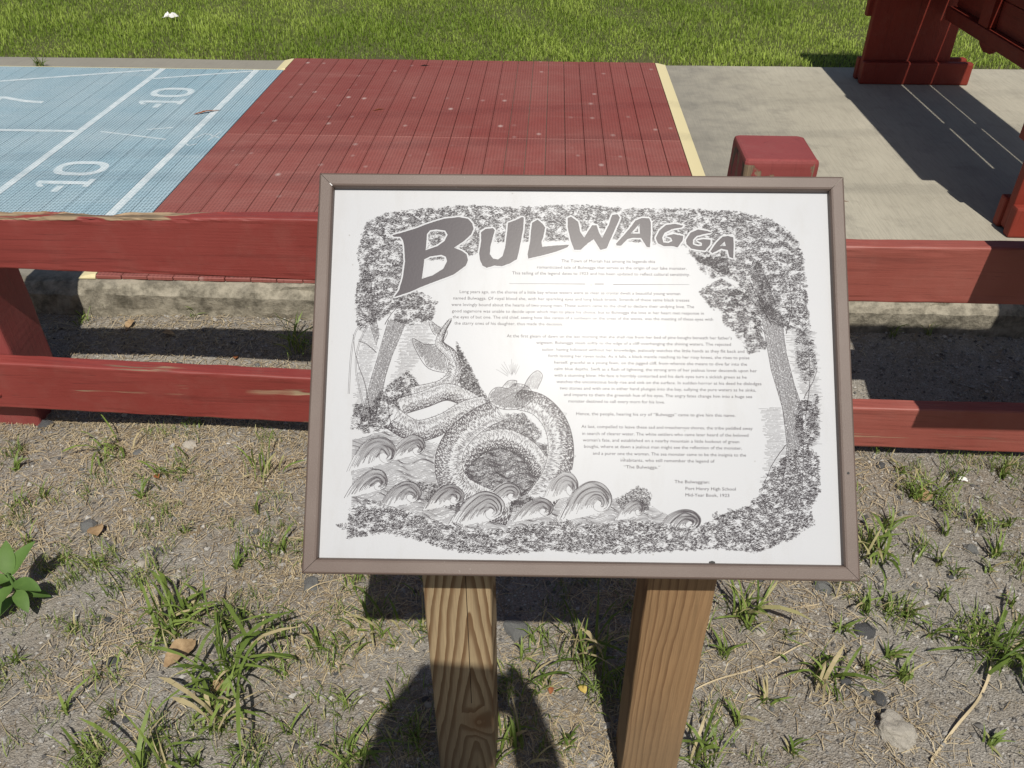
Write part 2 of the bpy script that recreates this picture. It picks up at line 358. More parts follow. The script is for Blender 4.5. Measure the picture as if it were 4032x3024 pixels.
# ------------------------------------------------------------------ ground: one sheet to the horizon
def ground():
    def axis(lo, hi, step, far):
        a = list(np.arange(lo, hi + 1e-6, step)); s = step; b = hi
        while b < far: s *= 1.6; b += s; a.append(b)
        s = step; b = lo
        while b > -far: s *= 1.6; b -= s; a.insert(0, b)
        return np.array(a)
    xs = axis(-2.6, 2.6, 0.025, 400); ys = axis(0.3, 2.4, 0.025, 400)
    X, Y = np.meshgrid(xs, ys); Z = gz(X, Y)
    near = (np.abs(X) < 2.6) & (Y > .3) & (Y < 2.1)
    Z = Z + near * (RNG.normal(0, 0.0013, X.shape))
    nx, ny = len(xs), len(ys); V = np.stack([X.ravel(), Y.ravel(), Z.ravel()], 1)
    i = np.arange(nx * ny).reshape(ny, nx)
    F = np.stack([i[:-1, :-1].ravel(), i[:-1, 1:].ravel(), i[1:, 1:].ravel(), i[1:, :-1].ravel()], 1)
    o = mk('ground', V.tolist(), F.tolist(), 'soil', smooth=True); o['kind'] = 'structure'; o['label'] = 'grey brown gravelly soil and the earth under the lawn'
ground()

# ------------------------------------------------------------------ concrete slab with worn front edge
def slab():
    xs = [-9, -5, -3] + list(np.arange(-2.4, 2.41, 0.02)) + [3, 5, 9]
    prof = [(1.985, -0.08), (1.984, 0.06), (1.983, 0.105), (1.981, 0.150), (1.991, 0.164), (2.004, 0.175), (2.020, 0.1795), (2.04, 0.180), (4.222, 0.180), (4.222, -0.08)]
    rings = []
    for x in xs:
        r = []
        for k, (y, z) in enumerate(prof):
            dy = dz = 0
            if 1 <= k <= 6:
                dy = 0.007 * nz(x * 6, k * 1.7) + 0.006 * nz(x * 30, k * 3.1); dz = 0.005 * nz(x * 5, 9 + k) + (0.004 * nz(x * 28, k * 5) if k > 2 else 0)
                pit = nz(x * 9 + 40, k * 0.6)
                if pit > 0.28: dy += (pit - 0.28) * 0.05
            if k >= 8: dy = 0.012 * nz(x * 3, 3.3)
            r.append((x, y + dy, z + dz))
        rings.append(r)
    V, F = loft(rings)
    o = mk('concrete_slab', V, F, 'concrete'); o['kind'] = 'structure'; o['label'] = 'weathered concrete slab with a broken rounded front edge'
slab()

# ------------------------------------------------------------------ court mats: every tile strip a piece
KC = 0.9746                       # plan scale of court and table (10-off zone = 18 in)
PITCH = 0.0753 * KC
def strip_mesh(w, y0, y1, h=0.011, g=0.0009):
    return bbox(g, w - g, y0, y1, 0.0, h, 0.0016, 1)
red = empty('red_court_mat', (-1.292 * KC, 2.07 * KC, 0.1805)); tag(red, 'brick red plastic tile mat laid in strips on the concrete', 'court mat')
ma, mb = strip_mesh(PITCH, 0.0, 1.136), strip_mesh(PITCH, 1.1385, 2.204)
ma.materials.append(M['redmat2']); mb.materials.append(M['redmat'])
for i in range(24):
    for me in (ma, mb):
        o = link('tile_strip', me, None, red, (i * PITCH, 0.003 * nz(i * 3.3), 0))
tr = bpy.data.meshes.new('trim')
def ramp_trim(y0, y1, side, x, wdt=0.05):
    V = []; n = 8
    rings = []
    for y in (y0, y0 + .008, y1 - .008, y1):
        e = 0.35 if y in (y0, y1) else 1
        rings.append([(x, y, 0.0), (x, y, 0.0115 * e), (x + side * wdt * .25, y, 0.0108 * e), (x + side * wdt * .75, y, 0.005 * e), (x + side * wdt, y, 0.001), (x + side * wdt, y, 0.0)])
    V, F = loft(rings); return V, F
V, F = ramp_trim(0.0, 2.204, 1, 24 * PITCH + .001); o = mk('edge_trim', V, F, 'cream', red); o['label'] = 'cream sloping edge trim'
V, F = ramp_trim(2.017, 2.204, -1, -.001); mk('edge_trim', V, F, 'cream', red)
V, F = ramp_trim(0.0, 0.155, -1, -.001); mk('edge_trim', V, F, 'cream', red)

blue = empty('blue_court_mat', (-1.294 * KC, 2.24 * KC, 0.1805)); tag(blue, 'pale blue plastic shuffleboard mat with white lines and minus ten scores', 'court mat')
me = strip_mesh(PITCH, 0.0, 1.837, g=0.0008); me.materials.append(M['bluemat'])
for i in range(27):
    link('tile_strip', me, None, blue, (-(i + 1) * PITCH, 0.002 * nz(i * 2.7), 0))
mk('edge_trim', *loft([[(-27 * PITCH, 1.840, 0), (-27 * PITCH, 1.840, 0.012), (-27 * PITCH, 1.852, 0.008), (-27 * PITCH, 1.855, 0)], [(0, 1.840, 0), (0, 1.840, 0.012), (0, 1.852, 0.008), (0, 1.855, 0)]]), 'cream', blue)
ZL = 0.0118
BX, BY = -1.294, 2.24
def flat(name, polys, parent=blue, z=ZL, mat='line'):
    V = []; F = []
    for P in polys:
        b = len(V); V += [((x - BX) * KC, (y - BY) * KC, z) for x, y in P]; f = tuple(range(b, b + len(P)))
        a = sum(P[i][0] * P[(i + 1) % len(P)][1] - P[(i + 1) % len(P)][0] * P[i][1] for i in range(len(P)))
        F.append(f if a > 0 else tuple(reversed(f)))
    return mk(name, V, F, mat, parent)
def bar2(a, b, w):
    a = Vector(a); b = Vector(b); d = (b - a).normalized(); n_ = Vector((-d.y, d.x)) * w / 2
    return [tuple(a + n_), tuple(b + n_), tuple(b - n_), tuple(a - n_)]
flat('painted_line', [bar2((-1.886, 2.242), (-1.886, 4.12), 0.030)])
flat('painted_line', [bar2((-1.424, 2.242), (-1.424, 4.12), 0.030)])
flat('painted_line', [bar2((-1.90, 3.238), (-3.3, 3.238), 0.022)])
flat('painted_line', [bar2((-1.93, 4.093), (-3.3, 3.64), 0.020)])
flat('painted_line', [bar2((-1.87, 3.953), (-1.44, 4.095), 0.018)])
flat('painted_line', [bar2((-1.80, 3.239), (-1.505, 3.163), 0.010)])
flat('painted_line', [bar2((-1.625, 3.270), (-1.525, 3.297), 0.009)])
flat('chalk_scribble', [bar2((-1.40, 3.17), (-1.375, 3.23), .006), bar2((-1.375, 3.23), (-1.34, 3.225), .006), bar2((-1.335, 3.16), (-1.315, 3.27), .005), bar2((-1.345, 3.215), (-1.30, 3.19), .005), bar2((-1.41, 3.12), (-1.39, 3.10), .006), bar2((-1.39, 3.10), (-1.365, 3.12), .006)])
def score(dx, dy, name='painted_score'):
    """-10 with its foot towards +X, read along +Y"""
    polys = []
    n_ = 26; c = (-1.700 + dx, 3.752 + dy)
    for i in range(n_):
        a0, a1 = 6.2832 * i / n_, 6.2832 * (i + 1) / n_
        f = lambda a, rx, ry: (c[0] + rx * math.copysign(abs(math.cos(a)) ** 0.8, math.cos(a)), c[1] + ry * math.copysign(abs(math.sin(a)) ** 0.8, math.sin(a)))
        polys.append([f(a0, .096, .068), f(a1, .096, .068), f(a1, .068, .041), f(a0, .068, .041)])
    polys.append(bar2((-1.797 + dx, 3.620 + dy), (-1.622 + dx, 3.620 + dy), .027))
    polys.append(bar2((-1.611 + dx, 3.588 + dy), (-1.611 + dx, 3.655 + dy), .022))
    polys.append([(-1.797 + dx, 3.6065 + dy), (-1.775 + dx, 3.6065 + dy), (-1.752 + dx, 3.582 + dy), (-1.772 + dx, 3.578 + dy)])
    polys.append(bar2((-1.698 + dx, 3.540 + dy), (-1.698 + dx, 3.592 + dy), .026))
    return flat(name, polys)
score(0, 0); score(0, -0.895)
flat('painted_score', [bar2((-2.43, 3.545), (-2.43, 3.66), .027), [(-2.4165, 3.66), (-2.4165, 3.632), (-2.30, 3.588), (-2.30, 3.614)], [(-2.30, 3.614), (-2.30, 3.588), (-2.215, 3.575), (-2.215, 3.602)]])

# ------------------------------------------------------------------ post and rail fence
def rail(name, x0, x1, y0, y1, f_top, f_bot, parent, worn=None, rough=0.0012, seed=0, mat='rail', chip=None):
    n_ = int((x1 - x0) / 0.014); rings = []; att = []
    for i in range(n_ + 1):
        x = x0 + (x1 - x0) * i / n_; zt, zb = f_top(x), f_bot(x); sec = rrect(y0, y1, zb, zt, 0.0055, 3)
        sec = sec[:4] + [(y1 + (y0 - y1) * q, zt) for q in (.28, .42, .56, .70)] + sec[4:8] + [(y0, zt - .012), (y0, zt - .020), (y0, zb + .018), (y0, zb + .011)] + sec[8:12] + [(y0 + (y1 - y0) * q, zb) for q in (.35, .65)] + sec[12:]; r = []
        for k, (y, z) in enumerate(sec):
            top = (z - zb) / (zt - zb); w_ = 0
            d = rough * nz(x * 14, k * 2.1, seed) + 0.0012 * nz(x * 2.2, 0, seed)
            yy = y + d; zz = z + d
            if worn and top > 0.95:
                a = worn(x); back = (y - y0) / (y1 - y0)
                if a > 0:
                    zz -= a * (0.002 + 0.016 * abs(nz(x * 6, back * 2.5, seed)) + 0.009 * abs(nz(x * 26, back * 5, seed))) * (0.25 + back)
                    yy += a * 0.004 * nz(x * 40, k * 4.4, seed)
                    w_ = max(0, min(1, a * (1.1 + 1.6 * nz(x * 9, back * 3, seed + 3))))
            if chip and top < 0.05: w_ = max(w_, max(0, min(1, chip(x) * (.05 + 1.9 * nz(x * 13, k * .5, seed)))))
            r.append((x, yy, zz)); att.append(w_)
        rings.append(r)
    V, F = loft(rings); o = mk(name, V, F, mat, parent)
    a = o.data.attributes.new('worn', 'FLOAT_COLOR', 'POINT'); v = np.array(att, np.float32); a.data.foreach_set('color', np.stack([v, v, v, np.ones_like(v)], 1).ravel()); return o
fence = empty('post_and_rail_fence', (0.455, 1.66, 0)); tag(fence, 'red painted wooden post and rail fence with flaking edges along the court', 'fence')
FX, FY = 0.455, 1.66
def fr(*a, **k):
    o = rail(*a, **k); o.location = (-FX, -FY, 0); return o
fr('rail', -2.3, 0.452, 1.550, 1.588, lambda x: .596 - .006 * (1 if x < -1 else 0) * 0 - .010 * max(0, -.6 - x), lambda x: .4438 - .019 * x, fence, worn=lambda x: max(0, min(1, (-.55 - x) / .35)), seed=1, mat='rail')
fr('rail', -2.3, 0.452, 1.550, 1.588, lambda x: .1817 - .0278 * x, lambda x: .0468 - .0278 * x, fence, seed=2, mat='rail', chip=lambda x: 1.0 if x < .2 else 0)
fr('rail', 0.456, 2.6, 1.550, 1.588, lambda x: .560 + .010 * (x - .6), lambda x: .432 + .004 * (x - .63), fence, seed=3, mat='railB')
fr('rail', 0.456, 2.6, 1.551, 1.589, lambda x: .152 + .009 * (x - .7), lambda x: .036 - .004 * (x - .7), fence, seed=4, mat='railB')
def fpost(x0, x1, seed):
    rings = []
    for i, z in enumerate([-0.05] + list(np.arange(0, .70, .02)) + [.700, .708, .714, .7185, .7205]):
        ins = {.714: .0006, .7185: .002, .7205: .006}.get(round(float(z), 4), 0)
        sec = rrect(x0 + ins, x1 - ins, 1.590 + ins, 1.735 - ins, 0.008, 3)
        rings.append([(x + .0022 * nz(z * 9, k, seed), y + .0022 * nz(z * 9, k + 30, seed), z + (.003 * nz(k * 1.3, seed) if z > .7 else 0)) for k, (x, y) in enumerate(sec)])
    V, F = loft(rings); return mk('post', V, F, 'post', fence, (-FX, -FY, 0))
pr = fpost(.383, .527, 5); fpost(-1.403, -1.261, 8)
for x, z in ((-1.30, .124), (-1.345, .188), (-1.33, .50), (.50, .49), (.42, .11)):      # painted nail and bolt heads
    bm = bmesh.new(); bmesh.ops.create_cone(bm, cap_ends=True, segments=10, radius1=.006, radius2=.0045, depth=.005, matrix=Matrix.Translation((x - FX, 1.5485 - FY, z)) @ Matrix.Rotation(R(90), 4, 'X'))
    me = bpy.data.meshes.new('bolt'); bm.to_mesh(me); bm.free(); link('bolt_head', me, 'rail', fence)

# ------------------------------------------------------------------ picnic table on the right
TB = (1.69, 3.3, 0.1500)
table = empty('picnic_table', (TB[0] * KC, TB[1] * KC, 0.1802)); tag(table, 'dark red plank table with wide board legs on the concrete', 'table')
def tb(name, x0, x1, y0, y1, z0, z1, mat='table', bev=.005):
    me = bbox(*(q * KC for q in (x0 - TB[0], x1 - TB[0], y0 - TB[1], y1 - TB[1], z0 - TB[2], z1 - TB[2])), bev)
    return link(name, me, mat, table)
for yf in (4.055, 2.455):
    leg = tb('leg', 1.447, 1.840, yf + .040, yf + .078, .1605, .905)
    for y0, y1 in ((yf, yf + .0385), (yf + .0795, yf + .118)):
        o = tb('foot_board', 1.440, 1.938, y0, y1, .1502, .249, bev=.008)
    tb('cross_batten', 1.432, 1.93, yf + .002, yf + .0385, .83, .910, bev=.004)
    tb('cross_batten', 1.428, 1.90, yf + .0795, yf + .117, .43, .52, bev=.004)
for x0, x1 in ((1.420, 1.5605), (1.5615, 1.7195), (1.7265, 1.8005), (1.8075, 1.8475), (1.8545, 1.984)):
    tb('top_board', x0, x1, 2.40, 4.19, .912, .950, 'tbeam', .004)
tb('cross_batten', 1.408, 1.70, 3.34, 3.38, .872, .9105, bev=.003)
tb('cross_batten', 1.55, 1.96, 2.98, 3.02, .872, .9105, bev=.003)
tb('stretcher', 1.740, 1.797, 2.575, 4.05, .442, .494, 'tbeam', .004)
tb('stretcher_board', 1.779, 1.797, 2.575, 4.05, .4955, .600, 'tbeam', .003)
tb('stretcher_board', 1.7805, 1.7985, 2.575, 4.05, .6015, .700, 'tbeam', .003)
tb('cleat', 1.744, 1.7775, 3.64, 3.73, .4955, .77, 'table', .003)
bm = bmesh.new(); bmesh.ops.create_uvsphere(bm, u_segments=14, v_segments=8, radius=1)
for v in bm.verts: v.co = KC * Vector((1.768 - TB[0] + v.co.x * .022, 3.633 - TB[1] + v.co.y * .079, .441 - TB[2] + v.co.z * .036 * (1 + .15 * nz(v.co.y * 3))))
me = bpy.data.meshes.new('bracket'); bm.to_mesh(me); bm.free(); link('bracket', me, 'tbeam', table)

# ------------------------------------------------------------------ the sign
SG = Vector((0.044, 0.813, 0.759)); YAW = 0.02619; TILT = 0.80674
sign = empty('interpretive_sign', (SG.x, SG.y, 0.0), YAW)
tag(sign, 'printed legend sign with tilted white panel in a bronze frame on two wooden posts', 'sign')
PM = Matrix.Translation((0, 0, SG.z)) @ Matrix.Rotation(TILT, 4, 'X')       # panel space (u, v, n) -> sign space
PU, PV = 0.320, 0.241
def in_panel(V, dn=0.0): return [tuple(PM @ Vector((u, v, n_ + dn))) for u, v, n_ in V]
prof = [(0.0, -.026), (0.0, -.0025), (.0012, -.0006), (.0026, 0.0), (.0140, 0.0), (.0160, -.0008), (.0174, -.0035), (.0178, -.0080), (.0178, -.0135), (.0020, -.026)]
def bar(c0, c1, inward):
    """mitred bar from corner c0 to c1; the profile is inset towards the middle"""
    c0, c1 = Vector(c0), Vector(c1); d = (c1 - c0).normalized(); n_ = Vector(inward)
    r0 = [(*(c0 + n_ * a + d * (a + .0003)), b) for a, b in prof]; r1 = [(*(c1 + n_ * a - d * (a + .0003)), b) for a, b in prof]
    V, F = loft([r0, r1]); return mk('frame_bar', in_panel(V), F, 'frame', sign)
c = [(-PU, PV), (PU, PV), (PU, -PV), (-PU, -PV)]
bar(c[0], c[1], (0, -1)); bar(c[1], c[2], (-1, 0)); bar(c[2], c[3], (0, 1)); bar(c[3], c[0], (1, 0))
V, F = loft([[(-PU + .012, -PV + .012, z), (PU - .012, -PV + .012, z), (PU - .012, PV - .012, z), (-PU + .012, PV - .012, z)] for z in (-.020, -.0100)])
panel = mk('panel', in_panel(V), F, 'panel', sign)
V, F = loft([[(-PU + .004, -PV + .004, z), (PU - .004, -PV + .004, z), (PU - .004, PV - .004, z), (-PU + .004, PV - .004, z)] for z in (-.0255, -.0205)])
mk('back_plate', in_panel(V), F, 'frame', sign)
mk('mitre_glint', in_panel([(-.3062, .2275, .0004), (-.3030, .2245, .0004), (-.3036, .2239, .0004), (-.3068, .2269, .0004)]), [(3, 2, 1, 0)], 'glint', sign)  # highlight at the corner joint, painted as a white sliver
mk('dirt_speck', in_panel([(.150, -.2215, -.0094), (.1535, -.2205, -.0094), (.157, -.2215, -.0094), (.157, -.2232, -.0094), (.150, -.2232, -.0094)]), [(4, 3, 2, 1, 0)], 'wire', sign)
mk('dirt_speck', in_panel([(.3105 + .0016 * math.cos(a), -.118 + .0016 * math.sin(a), .0004) for a in np.arange(0, 6.2, .9)]), [tuple(range(7))], 'wire', sign)
def pleg(xw0, xw1, yw, mat, zt):
    xc = (xw0 + xw1) / 2; rings = []; hw = (xw1 - xw0) / 2
    for z in [-.12] + list(np.arange(-.1, .50, .02)) + [.50, .52]:
        sec = rrect(-hw, hw, 0.0, .089, .004, 2)
        rings.append([(x + .0010 * nz(z * 11, k, xc), y + .0010 * nz(z * 11, k + 9, xc), z) for k, (x, y) in enumerate(sec)])
    sec = rrect(-hw, hw, 0.0, .089, .004, 2)
    rings.append([(x, y, min(.80, zt + y * math.cos(TILT) / math.sin(TILT) * 0 + (y) * 1.044)) for x, y in sec])
    V, F = loft(rings)
    w_ = Vector((xc, yw, 0)) - Vector((SG.x, SG.y, 0)); w_.rotate(Euler((0, 0, -YAW)))
    return mk('leg', V, F, mat, sign, (w_.x, w_.y, 0), (0, 0, -YAW))
la = pleg(-.1485, -.0595, .717, 'legA', .605); la['label'] = 'left post with bold dark flame grain and a knot'
lb = pleg(.1405, .2275, .717, 'legB', .605); lb['label'] = 'right post of browner, plainer wood'
for sx in (-.104, .184):
    w_ = Vector((sx, 0.81, 0)) - Vector((SG.x, SG.y, 0)); w_.rotate(Euler((0, 0, -YAW)))
    V, F = loft([[(w_.x + sx2 * .044, v, z) for sx2, v in ((-1, -.10), (1, -.10), (1, .10), (-1, .10))] for z in (-.0305, -.0262)])
    mk('mounting_plate', in_panel(V), F, 'frame', sign)

# ---- the print: ribbons and letters lying on the panel, in millimetres (u right, v up)
INK_V, INK_F = [], []
def ribbon(P, w0, w1=None, V=None, F=None, z=0.0, closed=False):
    w1 = w0 if w1 is None else w1; n_ = len(P)
    if V is None: V, F = INK_V, INK_F; w0 *= .80; w1 *= .80
    if n_ < 2: return
    b = len(V)
    for i, (x, y) in enumerate(P):
        if closed: a, c_ = P[(i - 1) % n_], P[(i + 1) % n_]
        else: a, c_ = P[max(0, i - 1)], P[min(n_ - 1, i + 1)]
        dx, dy = c_[0] - a[0], c_[1] - a[1]; l = math.hypot(dx, dy) or 1; w_ = (w0 + (w1 - w0) * i / (n_ - 1)) / 2
        ox, oy = -dy / l * w_, dx / l * w_; V.append((x + ox, y + oy, z)); V.append((x - ox, y - oy, z))
    for i in range(n_ if closed else n_ - 1):
        j = (i + 1) % n_; F.append((b + 2 * i, b + 2 * i + 1, b + 2 * j + 1, b + 2 * j))
def inside(P, x, y):
    r = False; j = len(P) - 1
    for i in range(len(P)):
        xi, yi = P[i]; xj, yj = P[j]
        if (yi > y) != (yj > y) and x < (xj - xi) * (y - yi) / (yj - yi) + xi: r = not r
        j = i
    return r
def bb(P): xs = [p[0] for p in P]; ys = [p[1] for p in P]; return min(xs), max(xs), min(ys), max(ys)
BLOCK = []
HOLES = []
def free(x, y):
    if any(b[0] < x < b[1] and b[2] < y < b[3] and inside(P, x, y) for b, P in BLOCK):
        return any(b[0] < x < b[1] and b[2] < y < b[3] and inside(P, x, y) for b, P in HOLES)
    return True
def ribbon_free(P, w0, w1=None):
    run = []
    for p in P + [None]:
        if p is not None and free(*p): run.append(p)
        else:
            if len(run) > 1: ribbon(run, w0, w1)
            run = []
def block(P): BLOCK.append((bb(P), P))
rs = random.Random(11)
def leaves(P, per, size=2.2, wd=0.62, lo=0.0):
    """scalloped leaf strokes filling an outline, thinning in light clumps"""
    x0, x1, y0, y1 = bb(P); area = (x1 - x0) * (y1 - y0)
    for _ in range(int(area * per)):
        x, y = rs.uniform(x0, x1), rs.uniform(y0, y1)
        if not inside(P, x + 2.2 * nz(x * .25, y * .25, 7) + rs.gauss(0, .5), y + 2.2 * nz(x * .25, y * .25, 2) + rs.gauss(0, .5)) or not free(x, y): continue
        if nz(x * .10, y * .15, 3.0) + 0.55 * nz(x * .33, y * .40, 8) > 0.13 + lo and rs.random() < .82: continue
        s = size * rs.uniform(.6, 1.3); a = rs.uniform(-.5, .5) + (math.pi if rs.random() < .3 else 0)
        pts = []
        for k in range(4):
            q = -1 + 2 * k / 3; lx, ly = q * s * .6, (1 - q * q) * s * .42
            pts.append((x + lx * math.cos(a) - ly * math.sin(a), y + lx * math.sin(a) + ly * math.cos(a)))
        ribbon(pts, wd * rs.uniform(.7, 1.3), wd * .4)
def hatch(P, step, wd, ang=0.0, gap=.25, seg=7.0):
    """broken parallel lines filling an outline"""
    ca, sa = math.cos(ang), math.sin(ang); Q = [(x * ca + y * sa, -x * sa + y * ca) for x, y in P]; x0, x1, y0, y1 = bb(Q); y = y0
    while y < y1:
        x = x0 + rs.uniform(0, 3)
        while x < x1:
            l = seg * rs.uniform(.4, 1.3); pts = []
            for k in range(3):
                xx, yy = x + l * k / 2, y + .35 * nz(x * .1, y * .3)
                pts.append((xx * ca - yy * sa, xx * sa + yy * ca))
            mx = pts[1]
            if inside(P, *mx) and inside(P, *pts[0]) and free(*mx): ribbon(pts, wd, wd * .7)
            x += l + (rs.uniform(.3, 2.0) if rs.random() < gap * 2 else .15)
        y += step * rs.uniform(.8, 1.2)
def smooth_line(P, n_=6):
    o = []
    for i in range(len(P) - 1):
        p0, p1, p2, p3 = P[max(0, i - 1)], P[i], P[i + 1], P[min(len(P) - 1, i + 2)]
        for k in range(n_):
            t = k / n_
            o.append(tuple(.5 * (2 * p1[d] + (p2[d] - p0[d]) * t + (2 * p0[d] - 5 * p1[d] + 4 * p2[d] - p3[d]) * t * t + (3 * p1[d] - p0[d] - 3 * p2[d] + p3[d]) * t ** 3) for d in (0, 1)))
    o.append(tuple(P[-1])); return o
def tube_drawing(P, r0, r1, rib=1.0, wd=.55, scales=True, dark=.5):
    """a drawn rounded body: two outlines, curved ribs and shading on the under side"""
    L = smooth_line(P, 8); n_ = len(L); A, B = [], []
    for i in range(n_):
        a, c_ = L[max(0, i - 1)], L[min(n_ - 1, i + 1)]; dx, dy = c_[0] - a[0], c_[1] - a[1]; l = math.hypot(dx, dy) or 1
        r = r0 + (r1 - r0) * i / (n_ - 1); A.append((L[i][0] - dy / l * r, L[i][1] + dx / l * r)); B.append((L[i][0] + dy / l * r, L[i][1] - dx / l * r))
    poly = A + B[::-1]
    ribbon_free(A, .8); ribbon_free(B, 1.1)
    acc = 0
    for i in range(1, n_):
        acc += math.hypot(L[i][0] - L[i - 1][0], L[i][1] - L[i - 1][1]); m_ = max(1, int(math.hypot(L[i][0] - L[i - 1][0], L[i][1] - L[i - 1][1]) / rib))
        for k in range(m_):
            t = k / m_; a = [A[i - 1][d] + (A[i][d] - A[i - 1][d]) * t for d in (0, 1)]; b = [B[i - 1][d] + (B[i][d] - B[i - 1][d]) * t for d in (0, 1)]
            tx, ty = L[i][0] - L[i - 1][0], L[i][1] - L[i - 1][1]; l = math.hypot(tx, ty) or 1; tx /= l; ty /= l; bul = r0 * .35
            f = rs.uniform(0.0, .18)
            while f < .97:
                l_ = rs.uniform(.06, .20); g_ = rs.uniform(.02, .16) * (1.25 - f); pts = []
                for q in range(4):
                    ff = min(1, f + l_ * q / 3); h_ = 4 * ff * (1 - ff) * bul + rs.uniform(-.12, .12)
                    pts.append((a[0] + (b[0] - a[0]) * ff + tx * h_, a[1] + (b[1] - a[1]) * ff + ty * h_))
                if .30 < f < .42 and rs.random() < .75: f += l_; continue      # a light band along the back
                ribbon_free(pts, wd * (.55 + dark * .7 * f), wd * (.35 + dark * .7 * f)); f += l_ + g_
    for i in range(2, n_ - 1, 2):          # ragged fringe on the outer side
        dx, dy = A[i][0] - L[i][0], A[i][1] - L[i][1]; l = math.hypot(dx, dy) or 1
        k = rs.uniform(.6, 2.4); ribbon_free([A[i], (A[i][0] + dx / l * k + rs.uniform(-.5, .5), A[i][1] + dy / l * k)], .7, .2)
    return poly
def wave_drawing(cx, cy, r, squash=.9, a0=10, a1=185, step=1.15, wd=.42):
    """a curling crest: lines sweep up from the left, over the top and roll in at the right"""
    T = [(-1.25, -.55), (-.95, .0), (-.55, .55), (0.0, .88), (.50, .78), (.80, .40), (.72, .0), (.42, -.18), (.16, -.04), (.14, .18)]
    fx, fy = .34, .10; n_ = int(r / step); m_ = rs.uniform(-.08, .08)
    for k in range(n_):
        q = 1.0 - .86 * k / n_; P = []
        for i, (u, v) in enumerate(T):
            if k and i > 7: break
            P.append((cx + r * (fx + (u - fx) * q + m_ * v + .05 * nz(i * .7, k * .21, cx)), cy + r * squash * (fy + (v - fy) * q + .05 * nz(i * .8, k * .2, cy))))
        L = smooth_line(P, 5); a_ = rs.randint(0, 6) if k else 0; b_ = len(L) - (rs.randint(0, 9) if k else 0)
        ribbon_free(L[a_:b_], wd * rs.uniform(.55, 1.25), wd * .7)
    block([(cx + r * u * .98, cy + r * squash * v * .98) for u, v in T[:8]])
def foam(P, per, wd=.5):
    x0, x1, y0, y1 = bb(P)
    for _ in range(int((x1 - x0) * (y1 - y0) * per)):
        x, y = rs.uniform(x0, x1), rs.uniform(y0, y1)
        if not inside(P, x, y) or not free(x, y): continue
        a = rs.uniform(0, 6.28); s = rs.uniform(.8, 2.1)
        ribbon([(x + s * math.cos(a + q * .9) * (.4 + q * .25), y + s * math.sin(a + q * .9) * (.4 + q * .25)) for q in range(4)], wd * rs.uniform(.6, 1.1))
def fern(x, y, a, l, wd=.6):
    for k in range(int(l / 1.6)):
        t = k * 1.6; bx, by = x + t * math.cos(a), y + t * math.sin(a); s = (1 - t / l) * l * .30 + 1.0
        for sd_ in (-1, 1):
            q = a + sd_ * 1.0; ribbon([(bx, by), (bx + s * .5 * math.cos(q), by + s * .5 * math.sin(q) + .3), (bx + s * math.cos(q + sd_ * -.3), by + s * math.sin(q + sd_ * -.3))], wd * 1.1, wd * .5)
    ribbon([(x, y), (x + l * math.cos(a), y + l * math.sin(a))], wd * .8, wd * .4)

